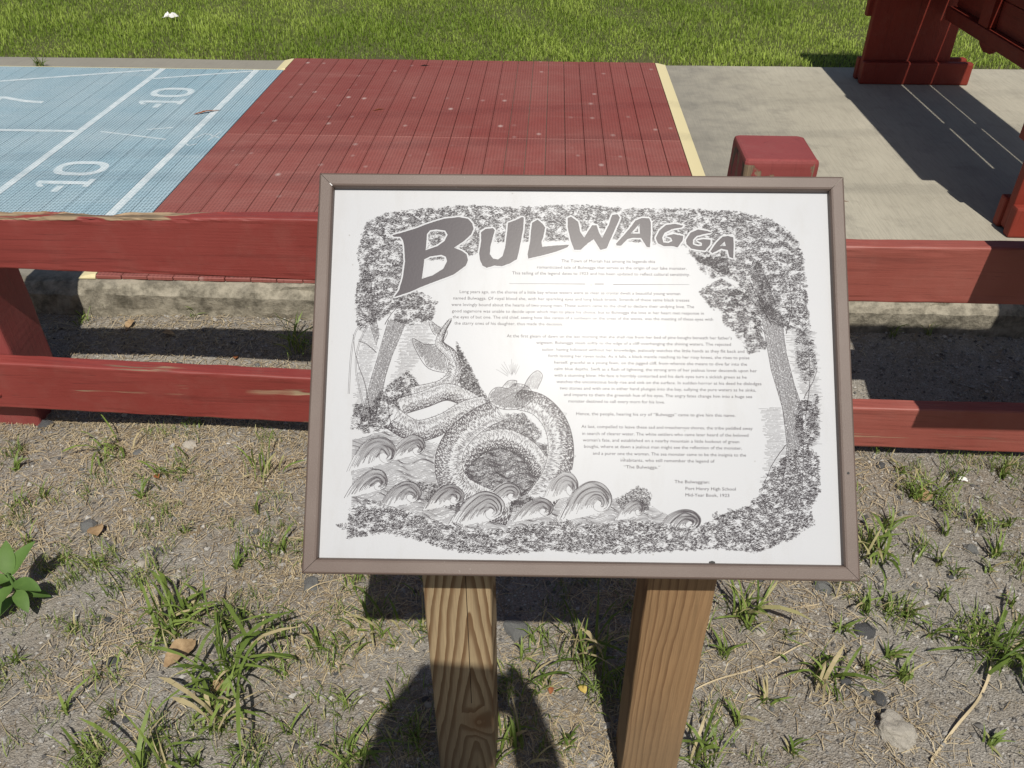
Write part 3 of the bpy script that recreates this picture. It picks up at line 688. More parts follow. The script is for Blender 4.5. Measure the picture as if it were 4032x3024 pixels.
# title lettering (outline, holes)
TITLE = [
 ([(-229.4,165.4),(-218.7,168.4),(-201.8,173.8),(-185,180.7),(-166.6,186.7),(-148.1,189),(-137.2,187),(-131.7,181.1),(-130,173.9),(-133,166.8),(-141.3,158.7),(-153.4,150.2),(-144.1,146.5),(-137.9,142.1),(-135.9,135),(-138.4,127.9),(-152.7,116.8),(-172.4,108.7),(-190.6,101.5),(-205.7,94.3),(-224.6,87.9),(-218.8,96.5),(-214.7,113),(-212.9,132),(-214.3,150.9),(-216.1,158.9),(-219.3,163.3),(-227.8,163.5)],
  [[(-187,167.1),(-183.2,171.9),(-175.5,173.1),(-164.7,171.7),(-161.5,166.5),(-165.2,158.5),(-173.5,152.1),(-188,146.7),(-187.2,157.5)], [(-189.2,135.3),(-182.4,138.9),(-168.6,141.1),(-163.2,138.7),(-161.5,133.2),(-165.9,123.7),(-178.7,115.3),(-191.6,110.9),(-190.4,122.7)]]),
 ([(-120.7,170),(-115.4,174.1),(-106.2,175.4),(-103.8,172.6),(-106,164.6),(-108.9,151.9),(-109.5,142.4),(-105.5,136.9),(-99.4,135.8),(-94.1,140.1),(-91.2,150.5),(-89.1,167.9),(-87.8,182.3),(-78.6,185.6),(-70.9,189.6),(-68.6,188.8),(-69.2,174.5),(-71.3,161.7),(-74.2,145.9),(-76.4,136.4),(-85.5,130.8),(-94.7,127.5),(-103.9,128.2),(-113,125.3),(-118.4,128.1),(-121.6,135.9),(-122.5,143.8),(-120.5,158.1)], []),
 ([(-58.5,182.5),(-51.6,186.6),(-45.4,181),(-42.3,176.3),(-44.5,165.1),(-46.7,158.8),(-45.9,152.4),(-27.5,154.2),(-13,155.1),(-15.2,151.9),(-29,146.3),(-45.8,141.4),(-62.6,137.3),(-63.5,142.8),(-60.6,158.6),(-59.9,171.4)], []),
 ([(-14.9,189.1),(-10.9,190.6),(-2.1,184.2),(0.6,171.2),(5.3,164.6),(14.8,179.9),(20.5,180),(23.6,170.2),(27.2,164.1),(35,180.1),(39.3,193),(45.7,194.3),(49,189.6),(40.7,170.3),(32.6,151.1),(25,148.9),(17,162.3),(9.9,157.3),(1.1,148.9),(-6.7,148.8),(-11.5,161.3),(-14.9,177.2)], []),
 ([(44,157),(53.4,167.6),(62.8,179),(67.5,186.3),(75.4,189.7),(84.8,189.2),(86.6,184.1),(86.5,169.5),(85.2,152.6),(81.3,153.3),(74.4,164.5),(64.3,164.5),(58,162.8),(50.2,154.7),(44.8,154.6)], [[(72.5,182.3),(73.2,169.9),(62,169.8)]]),
 ([(92.3,164.7),(97.1,174.4),(105,181),(115.9,182.7),(126.1,180.4),(123.7,177.9),(112.7,176.2),(103.3,171.3),(100.1,164.8),(101.6,159.1),(107.9,158.4),(112.5,160.9),(111,164.9),(104.8,167.2),(114.2,169.7),(125.9,167.4),(125,161.8),(118.7,152.9),(114,154.4),(101.6,154.3),(94.6,158.3)], []),
 ([(128.9,162.6),(134.5,171.5),(143.9,175.7),(154.8,174.1),(160.2,171.8),(151.6,170.1),(142.2,167.6),(137.5,162.7),(137.4,157),(143.6,154.7),(148.2,155.5),(148.3,158.7),(142.1,161.9),(149.9,163.6),(159.2,162.9),(158.4,157.2),(152,149.1),(145,149.9),(135.7,151.4),(129.6,157)], []),
 ([(158.2,148.4),(165.4,158.9),(173.3,167),(179.6,167.9),(186.5,166.3),(186.8,155.9),(185.9,139.8),(181.3,141.4),(179.2,150.2),(171.5,151.7),(165.2,148.4),(160.5,146)], [[(175.8,160.6),(177.3,155.5),(170,155.1)]]),
]
def wob_poly(P, amp=.35):
    o = []
    for i in range(len(P)):
        a, b = P[i], P[(i + 1) % len(P)]; n_ = max(1, int(math.hypot(b[0] - a[0], b[1] - a[1]) / 1.6))
        for k in range(n_):
            t = k / n_; x, y = a[0] + (b[0] - a[0]) * t, a[1] + (b[1] - a[1]) * t
            o.append((x + amp * nz(x * .9, y * .9, 1), y + amp * nz(x * .9, y * .9, 5)))
    return o
def print_part(name, V, F, mat, lift, label=None):
    V3 = [(x * .001, y * .001, -.0100 + lift + z * .001) for x, y, z in V]
    o = mk(name, in_panel(V3), F, mat, panel)
    if label: o['label'] = label
    return o
HV, HF = [], []
for outer, holes in TITLE:
    polys = [wob_poly(outer)] + [wob_poly(h_, .2) for h_ in holes]
    tri = tessellate_polygon([[Vector((x, y, 0)) for x, y in p] for p in polys]); flatp = [p for q in polys for p in q]
    V = [(x, y, 0) for x, y in flatp]; F = []
    for t_ in tri:
        a, b, c_ = (flatp[i] for i in t_); ar = (b[0] - a[0]) * (c_[1] - a[1]) - (c_[0] - a[0]) * (b[1] - a[1])
        F.append(tuple(t_) if ar > 0 else tuple(reversed(t_)))
    print_part('title_letter', V, F, 'ink', .00045)
    for p in polys: ribbon(p, 3.8, 3.8, HV, HF, closed=True)
    block(polys[0])
HF = [tuple(reversed(f)) for f in HF]
print_part('title_outline', HV, HF, 'panel', .0003, 'white outline around the title letters')
for outer, holes in TITLE:
    for h_ in holes: HOLES.append((bb(h_), h_))
# engraving (outlines in mm, drawn to the layout of the sign's picture); what lies in front is drawn first
bot = [(-270.8,-201.7),(-270,-167.1),(-249.8,-155),(-217,-164.2),(-181.4,-175.5),(-143.4,-186.7),(-92.1,-189.2),(-38.5,-178.9),(20.7,-181.3),(79.7,-176.3),(133.1,-186.1),(165.6,-167.7),(198,-156.6),(217.4,-131.3),(231.5,-106.9),(264.6,-84.9),(281.4,-98.2),(281.5,-138.5),(268.5,-160),(273.3,-175.8),(250.4,-191.9),(207.3,-210.9),(154.1,-206.4),(100.8,-210.8),(36.7,-214.9),(-27.5,-211.6),(-91.7,-216.7),(-145.5,-214.3),(-188.8,-202.2),(-226.8,-193.1)]
x0, x1, y0, y1 = bb(bot)
def white_leaf(x, y, a, l, w_):
    """a pale outlined leaf standing clear of the dark ground cover"""
    P = []
    for k in range(9): t = k / 8; P.append((t * l, math.sin(math.pi * t ** .8) * w_ / 2))
    for k in range(7, 0, -1): t = k / 8; P.append((t * l, -math.sin(math.pi * t ** .8) * w_ / 2))
    ca, sa = math.cos(a), math.sin(a); Q = [(x + u * ca - v * sa, y + u * sa + v * ca) for u, v in P]
    if not free(*Q[4]) or not free(*Q[12]): return
    ribbon(Q + Q[:1], .55); ribbon([(x, y), (x + ca * l * .8, y + sa * l * .8)], .4, .2); block(Q)
def frond(x, y, a, l):
    for k in range(int(l / 2.2)):
        t = (k + 1) * 2.2; bx, by = x + t * math.cos(a + t * .02), y + t * math.sin(a + t * .02); q = (1.1 - t / l) * 4.6 + 1.2
        for sd_ in (-1, 1): white_leaf(bx, by, a + sd_ * .95, q, q * .36 + .4)
    white_leaf(x + l * math.cos(a + l * .02), y + l * math.sin(a + l * .02), a, 3, 1.4)
for _ in range(120):
    x, y = rs.uniform(x0, x1), rs.uniform(y0, y1)
    if inside(bot, x, y): frond(x, y, rs.uniform(.2, 2.9), rs.uniform(7, 17))
for _ in range(150):
    x, y = rs.uniform(x0, x1), rs.uniform(y0, y1)
    if inside(bot, x, y): white_leaf(x, y, rs.uniform(.0, 3.1), rs.uniform(3, 8), rs.uniform(1.4, 2.6))
for _ in range(10):
    x, y = [(240.8,-155)][0]; frond(x + rs.uniform(-12, 22), y + rs.uniform(-10, 44), rs.uniform(.2, 2.6), rs.uniform(10, 20))
leaves(bot, 1.25, 1.9, .62, .06)
block(bot)
for p, r, sq in (([(-114,-171.4)], 33, .95), ([(119.8,-181)], 27, .80), ([(12.6,-161.2)], 33, 1.05), ([(-205.3,-154.4)], 25, .95), ([(-49.3,-168.4)], 24, .85), ([(62.6,-166.9)], 17, 1.0), ([(-244.9,-141)], 24, 1.0), ([(-154.3,-155.9)], 24, .9), ([(-239.5,-107.3)], 29, 1.05), ([(-199.9,-98.7)], 22, 1.0), ([(-18.2,-143.4)], 22, 1.2), ([(-87.3,-151.3)], 24, .9)):
    wave_drawing(p[0][0], p[0][1], r, sq, step=.95, wd=.62)
def sea(P, step=1.05, wd=.5):
    x0, x1, y0, y1 = bb(P); y = y0 - 6
    while y < y1 + 6:
        pts = []; x = x0
        while x < x1:
            q = (x, y + 2.6 * math.sin(x * .17 + y * .10) + 1.5 * nz(x * .09, y * .2, 4))
            if inside(P, *q) and rs.random() > .04: pts.append(q)
            else:
                if len(pts) > 1: ribbon_free(pts, wd, wd)
                pts = []
            x += 1.6
        if len(pts) > 1: ribbon_free(pts, wd, wd)
        y += step * rs.uniform(.75, 1.25)
neck = tube_drawing([(-46.7,-156.1),(-28,-126.3),(-21.7,-93.8),(-28.4,-63.8),(-47.7,-42.1),(-72.5,-35.2)], 17.0, 12.0, .62, .80, dark=1.1)
hd = [(-105.3,-41.1),(-107.7,-30.1),(-99.1,-21.1),(-84.7,-22),(-77.1,-16.4),(-61.7,-19.6),(-54.9,-32.8),(-68,-45.1),(-88.8,-47.5)]
hatch(hd, .8, .62, .5, .1, 4.0); hatch(hd, 1.2, .5, 1.6, .2, 3.0); ribbon_free(smooth_line(hd + hd[:1], 4), .9)
for cr in ([(-67.1,-21.8),(-60.7,-9),(-50.8,-0.5),(-44.2,-7.1),(-50.6,-22.8)], [(-91.9,-21),(-84.9,-13.2),(-74.9,-13),(-77.1,-19.7)]):
    ribbon_free(smooth_line(cr, 5), .9); hatch(cr, .9, .5, 1.0, .1, 3)
for sp_ in ([(-18.5,-71.9),(-8.7,-77.3),(-16.3,-85.6)], [(-15.2,-94.8),(-4.3,-101.7),(-14,-110)], [(-25.7,-50.1),(-15.3,-51.1),(-20.8,-61)]): ribbon_free(sp_, .7)
block(neck); block(hd)
coil = tube_drawing([(-91.5,-46.4),(-121.4,-61.1),(-145.6,-84.4),(-154.3,-111.7),(-144.4,-138.6),(-114.3,-157),(-81.7,-164.6)], 13.0, 19.0, .62, .80, dark=1.1); block(coil)
hump = tube_drawing([(-142.3,-111.6),(-118.2,-89.5),(-88.3,-82.6),(-60.9,-95.3),(-41.6,-121.1)], 12.0, 12.0, .62, .8, dark=1.2); block(hump)
loop = [(-145.5,-89.8),(-93.8,-78.3),(-36.4,-88.5),(-30.5,-158.6),(-135.8,-162.6),(-150.2,-122.5)]
foam([(-121.1,-81.4),(-91.4,-53.6),(-66.8,-51.7),(-43.6,-75),(-55.5,-91.5),(-88.3,-81),(-110.1,-86.7)], 1.1, .5)
coilA = tube_drawing([(-224.7,-57.9),(-195.1,-74),(-162.5,-65.4),(-135.4,-48.6),(-110.8,-41.2)], 13.5, 10.0, .64, .78, dark=1.1); block(coilA)
coilB = tube_drawing([(-214.1,-45.7),(-185.2,-36.5),(-157.9,-27.3),(-132.9,-35.9),(-116.2,-48.4)], 10.0, 10.0, .64, .76, dark=1.0); block(coilB)
tail = tube_drawing([(-199.1,-33.3),(-163.5,-22.9),(-149,-4.4),(-152.8,16.3),(-167.6,30.7),(-164.6,46),(-156,60.2)], 12.0, 1.6, .66, .76, dark=.9); block(tail)
for sfin in ([(-156.8,-4.5),(-180.7,0.8),(-195.1,20.3),(-201.1,37.1),(-186.5,30.5),(-170.3,29),(-161.6,15)], [(-163.2,34.7),(-176.2,44.2),(-181.7,60),(-170.3,52.2),(-159,46.1)], [(-214.1,-46.8),(-222.1,-38.6),(-210.2,-30.1),(-193.7,-27.2),(-199,-36.6)]):
    ribbon_free(smooth_line(sfin + sfin[:1], 4), .9); hatch(sfin, .85, .55, .9, .1, 5); hatch(sfin, 1.4, .5, 2.0, .2, 4)
crest = [(-148.2,34.9),(-139.5,18.1),(-128.1,-1.4),(-113.8,-29),(-104.3,-38.9),(-121.8,-41.3),(-138.5,-32.1),(-144.6,-4.3)]
foam(crest, 1.0, .6); leaves(crest, .8, 1.8, .5)
sea([(-270.4,-85.9),(-230.8,-74.5),(-159.1,-90),(-144.4,-138.6),(-27.9,-142.5),(-6.3,-152.9),(69.2,-149.2),(101.3,-167.5),(133.3,-177.7),(79.7,-183.7),(-81.3,-196.5),(-189.4,-182),(-267.4,-164.4)])
sea(loop, .8, .6); foam(loop, .5, .55)
foam([(-190.7,-133.8),(-158,-138.8),(-81.9,-153.9),(-70.9,-164.4),(-135.6,-170.6),(-179.3,-155.2)], .6, .6)
foam([(42.2,-152.3),(69.3,-135.8),(85.4,-143.7),(79.8,-162.4),(52.9,-168.1)], .8, .55)
# foliage frame
leaves([(-262,181.6),(-235.2,193.6),(-197.2,198.6),(-143.4,203.8),(-75.3,202),(-1.8,206.1),(60.4,201.3),(128,201.3),(189.8,198.9),(230,190.4),(250.9,177.8),(264.9,161.7),(270.9,138.6),(273.8,92.9),(275.9,59),(247.1,51.9),(225.4,64.1),(198.1,74),(176.3,92),(193.4,109.2),(171.4,120.5),(143.8,136.3),(131.7,146),(138.5,154.8),(82.5,157.2),(26.5,164.2),(-41,159),(-108.6,157.2),(-125.3,143.7),(-147.6,134.8),(-209.5,134.3),(-213.8,88.2),(-227.1,68.1),(-251.8,53.6),(-268.3,46.6),(-272.1,87.6),(-266.4,116.4),(-270.9,145.3)], 1.7, 1.65, .50)
leaves([(-218.5,95),(-194.4,95.2),(-171.6,81.7),(-178.3,60),(-204.3,52.9),(-224.1,59.6)], 2.0, 1.6, .52)
for q in ([(143.2,98.5),(171.3,114.8),(204,92.2),(187,73.9),(159.4,75.9)], [(170.5,76),(203.8,80.9),(219.8,58.4),(191.9,46.9),(172.9,57.9)], [(138.4,146.1),(171.9,146.4),(188.1,120.6),(160.1,114.6),(144.7,126)], [(186.4,46.8),(214.2,58.3),(224.5,30.4),(202.3,21.7)]):
    leaves(q, 1.9, 1.6, .52)
for k, tk in enumerate(([(-208.4,59.7),(-216.7,37),(-225.4,14.4),(-231.9,-9.2),(-236.5,-36),(-243.3,-60.9),(-260.8,-64.9),(-255.1,-39.5),(-248.5,-9.4),(-242.1,14.2),(-236.7,36.8),(-230.8,59.5)], [(-260.3,133.8),(-253.8,110.8),(-249.3,76.4),(-241.4,42.4),(-244.2,28.2),(-252.9,53.6),(-258.4,82),(-264,110.7)],
              [(215.1,92.3),(242.1,69.9),(246.3,25),(254.9,-13.8),(263.3,-41.2),(263.5,-84.9),(260.1,-138.7),(237,-140.1),(244,-85.1),(239.9,-41.5),(228.1,2.5),(222.1,41.5)], [(216.3,138.1),(227.8,109.6),(235.8,81.2),(225.4,64.1),(215.1,92.3),(205.9,120.8)])):
    hatch(tk, .85, .62, 1.35 if k < 2 else 1.72, .2, 5); hatch(tk, 1.6, .5, .3, .3, 3); ribbon(tk + tk[:1], .6)
hatch([(-213.8,52.8),(-180.5,58.9),(-178.7,31.7),(-197.4,3.5),(-215.1,-14.6),(-228.2,-19.2),(-222.5,8.8)], 1.15, .42, 0, .3, 9)
hatch([(-265.7,50.6),(-239.4,50.9),(-249.8,-2.7),(-255.4,-61),(-271.4,-61.2),(-269.2,-2.9)], 1.3, .42, .05, .3, 7)
hatch([(244.5,58.7),(278.9,50.6),(284.4,-13.5),(280.8,-84.7),(263.3,-90.3),(264.9,-41.2),(248.7,13.9)], 1.25, .45, -.03, .25, 9)
hatch([(211.6,-41.8),(238.8,-41.5),(242.9,-85.1),(237,-139),(209.1,-139.4),(217,-85.4)], 1.3, .45, 0, .3, 9)
leaves([(-236.8,-26),(-205.5,-2.2),(-191.2,-18.8),(-209.7,-46.7),(-225.4,-71.7),(-252.6,-77.5),(-271,-72.2),(-267.7,-41.9),(-248.2,-47.2)], 1.8, 1.6, .52)
leaves([(258.3,58.8),(275.9,59),(282.8,3.1),(266.9,-13.7),(258,14)], .9, 2.2, .6)
leaves([(258,-35.8),(282.9,-24.5),(282.2,-73.8),(264.2,-95.7),(254.3,-68.7)], 1.0, 2.3, .62)
for b_ in ([(-253.3,-58.2),(-267.5,-2.9),(-264.9,30.8),(-252,59.3)], [(-235.8,76.5),(-252,59.3),(-268.3,47.8),(-274,19.5),(-275.3,-30.9)], [(236.9,-106.8),(261.9,-84.9),(280.8,-52)]):
    L = smooth_line(b_, 6); ribbon([(x + .8, y) for x, y in L], .5); ribbon([(x - .8, y) for x, y in L], .5)
for tw in ([(-247.6,-63.7),(-254.5,-25.1),(-268.2,13.9),(-272.6,42)], [(-243.9,19.8),(-256.5,29.8),(-266.7,33.6)], [(-235.1,53.8),(-225.5,69.8),(-215.8,79.6)], [(-222,-74.4),(-227.3,-46.9),(-231.3,-24.8)], [(222.2,47.2),(210,63.9),(192.5,74)], [(229.7,58.5),(215,86.7),(204.6,115.1)], [(247,47.4),(254.6,81.4),(251.8,115.5)], [(266.7,-52.2),(273.6,-8.1),(273,36.5)], [(242.9,-85.1),(227.2,-106.9),(214.6,-134)], [(265.3,-30.2),(278,-8),(283,8.7)]):
    L = smooth_line(tw, 6); ribbon([(x + .9 * nz(x * .3, y * .3), y) for x, y in L], 1.3, .5)
for a in (150, 138, 128, 118, 106, 100, 95, 90, 85, 80, 74, 64):
    x, y = [(-79.4,-10.9)][0]; r0_, r1_ = rs.uniform(4, 9), rs.uniform(17, 25)
    ribbon([(x + r0_ * math.cos(R(a)), y + r0_ * math.sin(R(a))), (x + r1_ * math.cos(R(a)), y + r1_ * math.sin(R(a)))], .5, .25)
F2 = [tuple(reversed(f)) for f in INK_F]
e = print_part('engraving', INK_V, F2, 'ink', .00015, 'line engraving of trees, waves, ferns and a coiling sea serpent'); e['kind'] = 'stuff'

# the text, line by line: (view coordinates of left end, middle height, right end) -> millimetres
TEXT = [
('introduction', [
 ((-22.3,134.8,113.6), 'The Town of Moriah has among its legends this'),
 ((-51.9,126.7,181.2), 'romanticized tale of Bulwagga that serves as the origin of our lake monster.'),
 ((-82,119.1,215.2), 'This telling of the legend dates to 1923 and has been updated to reflect cultural sensitivity.')]),
('first_paragraph', [
 ((-145.3,95.3,266.5), 'Long years ago, on the shores of a little bay whose waters were as clear as crystal dwelt a beautiful young woman'),
 ((-153,87.3,285.1), 'named Bulwagga. Of royal blood she, with her sparkling eyes and long black braids. Strands of these same black tresses'),
 ((-155,79.3,292.6), 'were lovingly bound about the hearts of two young men. These suitors came to the chief to declare their undying love. The'),
 ((-154.2,71.4,303.4), 'good sagamore was unable to decide upon which man to place his choice, but to Bulwagga the love in her heart met response in'),
 ((-153,64.1,313.1), 'the eyes of but one. The old chief, seeing how like caress of a sunbeam on the crest of the waves, was the meeting of these eyes with'),
 ((-150.8,56.4,130.6), 'the starry ones of his daughter, thus made the decision.')]),
('second_paragraph', [
 ((-87.5,41.4,269.7), "At the first gleam of dawn on the last morning that she shall rise from her bed of pine boughs beneath her father's"),
 ((-52,33.7,232.9), 'wigwam, Bulwagga steals softly to the edge of a cliff overhanging the shining waters. The rejected'),
 ((-44.8,25.4,241.4), 'suitor, having followed without her knowledge, jealously watches the little hands as they flit back and'),
 ((-37.5,17.7,240), 'forth loosing her raven locks. As it falls, a black mantle reaching to her rosy knees, she rises to poise'),
 ((-30.3,9.9,229.8), 'herself, graceful as a young fawn, on the jagged cliff, from whence she means to dive far into the'),
 ((-30.2,2.1,241), 'calm blue depths. Swift as a flash of lightning, the strong arm of her jealous lover descends upon her'),
 ((-30.2,-5.7,228.8), 'with a stunning blow. His face is horribly contorted and his dark eyes turn a sickish green as he'),
 ((-27.4,-13.4,243.3), 'watches the unconscious body rise and sink on the surface. In sudden horror at his deed he dislodges'),
 ((-23.5,-21.1,232.6), 'two stones and with one in either hand plunges into the bay, sullying the pure waters as he sinks,'),
 ((-18.5,-28.9,223.1), 'and imparts to them the greenish hue of his eyes. The angry fates change him into a huge sea'),
 ((-13.1,-36.6,114.3), 'monster destined to call every morn for his love.')]),
('third_paragraph', [((-3.8,-51.5,188.1), 'Hence, the people, hearing his cry of \u201cBulwagga\u201d came to give him this name.')]),
('fourth_paragraph', [
 ((2.3,-66.7,201.8), 'At last, compelled to leave these sad and treacherous shores, the tribe paddled away'),
 ((3.4,-74.9,195.6), 'in search of clearer water. The white settlers who came later heard of the beloved'),
 ((4,-82.6,184.1), "woman's fate, and established on a nearby mountain a little lookout of green"),
 ((5.5,-90.1,185.5), 'boughs, where at dawn a jealous man might see the reflection of the monster,'),
 ((15.9,-98.2,179.8), 'and a purer one the woman. The sea monster came to be the insignia to the'),
 ((48.5,-105.8,110.3), 'inhabitants, who still remember the legend of'),
 ((52.2,-113.7,42.7), '\u201cThe Bulwagga.\u201d')]),
('credit_lines', [
 ((111.5,-130.2,40.9), 'The Bulwaggian:'), ((124.2,-138,58.6), 'Port Henry High School'), ((124,-145.5,51.1), 'Mid-Year Book, 1923')]),
]
def text_mesh(s):
    cu = bpy.data.curves.new('line', 'FONT'); cu.body = s; cu.size = 1.0; cu.resolution_u = 2; cu.offset = 0.0
    ob = bpy.data.objects.new('line', cu); COL.objects.link(ob)
    dg = bpy.context.evaluated_depsgraph_get(); me = bpy.data.meshes.new_from_object(ob.evaluated_get(dg))
    V = [tuple(v.co) for v in me.vertices]; F = [tuple(p.vertices) for p in me.polygons]
    bpy.data.objects.remove(ob); bpy.data.curves.remove(cu); bpy.data.meshes.remove(me); return V, F
for name, lines in TEXT:
    V, F = [], []
    for (x, y, wd_), s in lines:
        v, f = text_mesh(s); lx = min(p[0] for p in v); hx = max(p[0] for p in v); k = wd_ / (hx - lx); b = len(V); ky = 5.3
        V += [(x + (p[0] - lx) * k, y - 1.65 + p[1] * ky, 0) for p in v]; F += [tuple(b + i for i in q) for q in f]
    # outward faces
    F3 = []
    for q in F:
        a = sum(V[q[i]][0] * V[q[(i + 1) % len(q)]][1] - V[q[(i + 1) % len(q)]][0] * V[q[i]][1] for i in range(len(q))); F3.append(q if a > 0 else tuple(reversed(q)))
    print_part(name, V, F3, 'ink', .0002)
RV, RF = [], []
ribbon([(-85.4,106),(6.9,106.3)], .25, .7, RV, RF); ribbon([(40.3,106.1),(132.2,106.9)], .7, .25, RV, RF); ribbon([(18,106.4),(29.2,106.5)], .9, .9, RV, RF)
print_part('rule_line', RV, [tuple(reversed(f)) for f in RF], 'ink', .0002)

# assumed sign, unseen past the right edge, added to cast the shadow there
s2 = empty('shadow_caster_sign', (1.25, 1.40, 0)); tag(s2, 'assumed unseen sign on a thick rounded post past the right edge, shaped for its shadow', 'sign')
PM2 = Matrix.Translation((-.07, -.045, .715)) @ Matrix.Rotation(TILT, 4, 'X')
for nm, ex, z0, z1, mt in (('frame', .0, -.025, -.006, 'frame'), ('panel', -.016, -.0055, -.001, 'panel')):
    V, F = loft([[(-.27 - ex, -.185 - ex, z), (.27 + ex, -.185 - ex, z), (.27 + ex, .185 + ex, z), (-.27 - ex, .185 + ex, z)] for z in (z0, z1)])
    mk(nm, [tuple(PM2 @ Vector(q)) for q in V], F, mt, s2)
rings = [[(.13 + x, y + .03, z) for x, y in rrect(-.075 + i_, .075 - i_, -.07 + i_, .07 - i_, .03 - i_ * .3, 4)] for z, i_ in ((-.1, 0), (.98, 0), (1.03, .008), (1.07, .024), (1.095, .05))]  # tall rounded post added to give the shadow its hump
V, F = loft(rings); mk('post', V, F, 'legB', s2, smooth=True)

# ------------------------------------------------------------------ grass, straw, grit and stones on the near ground
def blades_np(P, ang, length, width, lean, tint, up=None, seg=3):
    """arching blades as ribbons; returns verts, faces, tint per vertex"""
    n_ = len(ang); dx, dy = np.cos(ang), np.sin(ang); px, py = -dy, dx
    V = np.zeros((n_, 2 * seg + 1, 3)); 
    for k in range(seg + 1):
        t = k / seg; th = lean * t ** 1.15
        # integrate a bending spine
        h = length * (np.sin(np.minimum(th, 2.6)) / np.maximum(th, 1e-3)) * t if k else 0 * length
        r = length * ((1 - np.cos(np.minimum(th, 2.6))) / np.maximum(th, 1e-3)) * t if k else 0 * length
        wv = width * (1 - t ** 2.2) * (0.6 + 0.8 * min(t * 2, 1) * .5)
        cx, cy, cz = P[:, 0] + dx * r, P[:, 1] + dy * r, P[:, 2] + h
        if k < seg:
            V[:, 2 * k] = np.stack([cx + px * wv / 2, cy + py * wv / 2, cz], 1); V[:, 2 * k + 1] = np.stack([cx - px * wv / 2, cy - py * wv / 2, cz], 1)
        else: V[:, 2 * seg] = np.stack([cx, cy, cz], 1)
    per = 2 * seg + 1; base = np.arange(n_) * per; F = []
    for k in range(seg - 1):
        F += np.stack([base + 2 * k, base + 2 * k + 1, base + 2 * k + 3, base + 2 * k + 2], 1).tolist()
    F += np.stack([base + 2 * seg - 2, base + 2 * seg - 1, base + 2 * seg], 1).tolist()
    return V.reshape(-1, 3), F, per
# lawn beyond the slab
def lawn():
    n_ = 165000
    y = 4.215 + 3.1 * RNG.random(n_) ** 1.15; x = RNG.uniform(-1, 1, n_) * (2.95 + (y - 4.2) * 0.80) + 0.05
    bare = fbm(x, y, 3.0, 4); edge = np.clip((y - 4.22) / .28, 0, 1)
    keep = RNG.random(n_) < np.clip(0.12 + .95 * edge - .7 * np.clip(bare - .45, 0, 1) - .35 * np.clip(fbm(x, y, 8, 19) - .3, 0, 1) - (1 - edge) * np.clip(fbm(x, y, 9, 9), 0, 1), .03, 1)
    keep &= ~((y > 6.4 + .10 * fbm(x, y, 4, 2)) & (x > 1.5))
    x, y = x[keep], y[keep]; n_ = len(x); z = gz(x, y)
    L = RNG.uniform(.014, .042, n_) * np.clip(1 + .45 * fbm(x, y, 6, 7), .35, 1.8); W = RNG.uniform(.0030, .0058, n_)
    V, F, per = blades_np(np.stack([x, y, z], 1), RNG.uniform(0, 6.283, n_), L, W, RNG.uniform(.3, 1.9, n_), None, seg=2)
    me = bpy.data.meshes.new('lawn'); me.from_pydata(V.tolist(), [], F); me.update()
    tint = np.clip(.42 + .30 * fbm(x, y, 2.2, 5) + .25 * fbm(x, y, 8, 15) + RNG.normal(0, .24, n_), 0, 1); add_tint(me, tint, per)
    o = link('lawn_grass', me, 'lawn'); tag(o, 'sunlit mown lawn grass beyond the concrete', 'grass', kind='stuff')
lawn()
# loose straw
def straw():
    n_ = 170000
    x = RNG.uniform(-1.75, 1.6, n_); y = .45 + 1.66 * RNG.random(n_)
    d = .5 * fbm(x, y, 5, 21) + .4 * fbm(x, y, 14, 22) + .55 * np.clip((y - 1.25) / .35, 0, 1) * np.clip((-.35 - x) / .3, 0, 1) - .25 * np.clip((x - .5) / .3, 0, 1)
    keep = (RNG.random(n_) < np.clip(.27 + .72 * d, .03, 1) * np.where(y > 1.62, .42, 1.0)) & ((y < 1.95) | (RNG.random(n_) < .6))
    x, y = x[keep], y[keep]; n_ = len(x)
    ang = RNG.uniform(0, 6.283, n_); L = RNG.gamma(2.0, .0088, n_) + .006; L = np.minimum(L, .11); W = RNG.uniform(.0006, .0017, n_)
    V = []; F = []
    dx, dy = np.cos(ang), np.sin(ang); cur = RNG.normal(0, .12, n_); zz = gz(x, y) + RNG.uniform(.001, .006, n_); ti = RNG.normal(0, .08, n_)
    A = np.zeros((n_, 6, 3))
    for k, t in enumerate((-.5, 0, .5)):
        off = cur * L * (1 - 4 * t * t) * .5
        cx = x + dx * L * t - dy * off; cy = y + dy * L * t + dx * off; cz = zz + ti * L * t + .0025 * (1 - abs(t) * 2)
        A[:, 2 * k] = np.stack([cx - dy * W / 2, cy + dx * W / 2, cz], 1); A[:, 2 * k + 1] = np.stack([cx + dy * W / 2, cy - dx * W / 2, cz], 1)
    b = np.arange(n_) * 6; F = np.concatenate([np.stack([b, b + 1, b + 3, b + 2], 1), np.stack([b + 2, b + 3, b + 5, b + 4], 1)])
    me = bpy.data.meshes.new('straw'); me.from_pydata(A.reshape(-1, 3).tolist(), [], F.tolist()); me.update()
    add_tint(me, np.clip(RNG.beta(1.6, 1.6, n_), 0, 1), 6)
    tag(link('straw_litter', me, 'straw'), 'dry straw and clippings strewn over the soil', 'straw', kind='stuff')
straw()
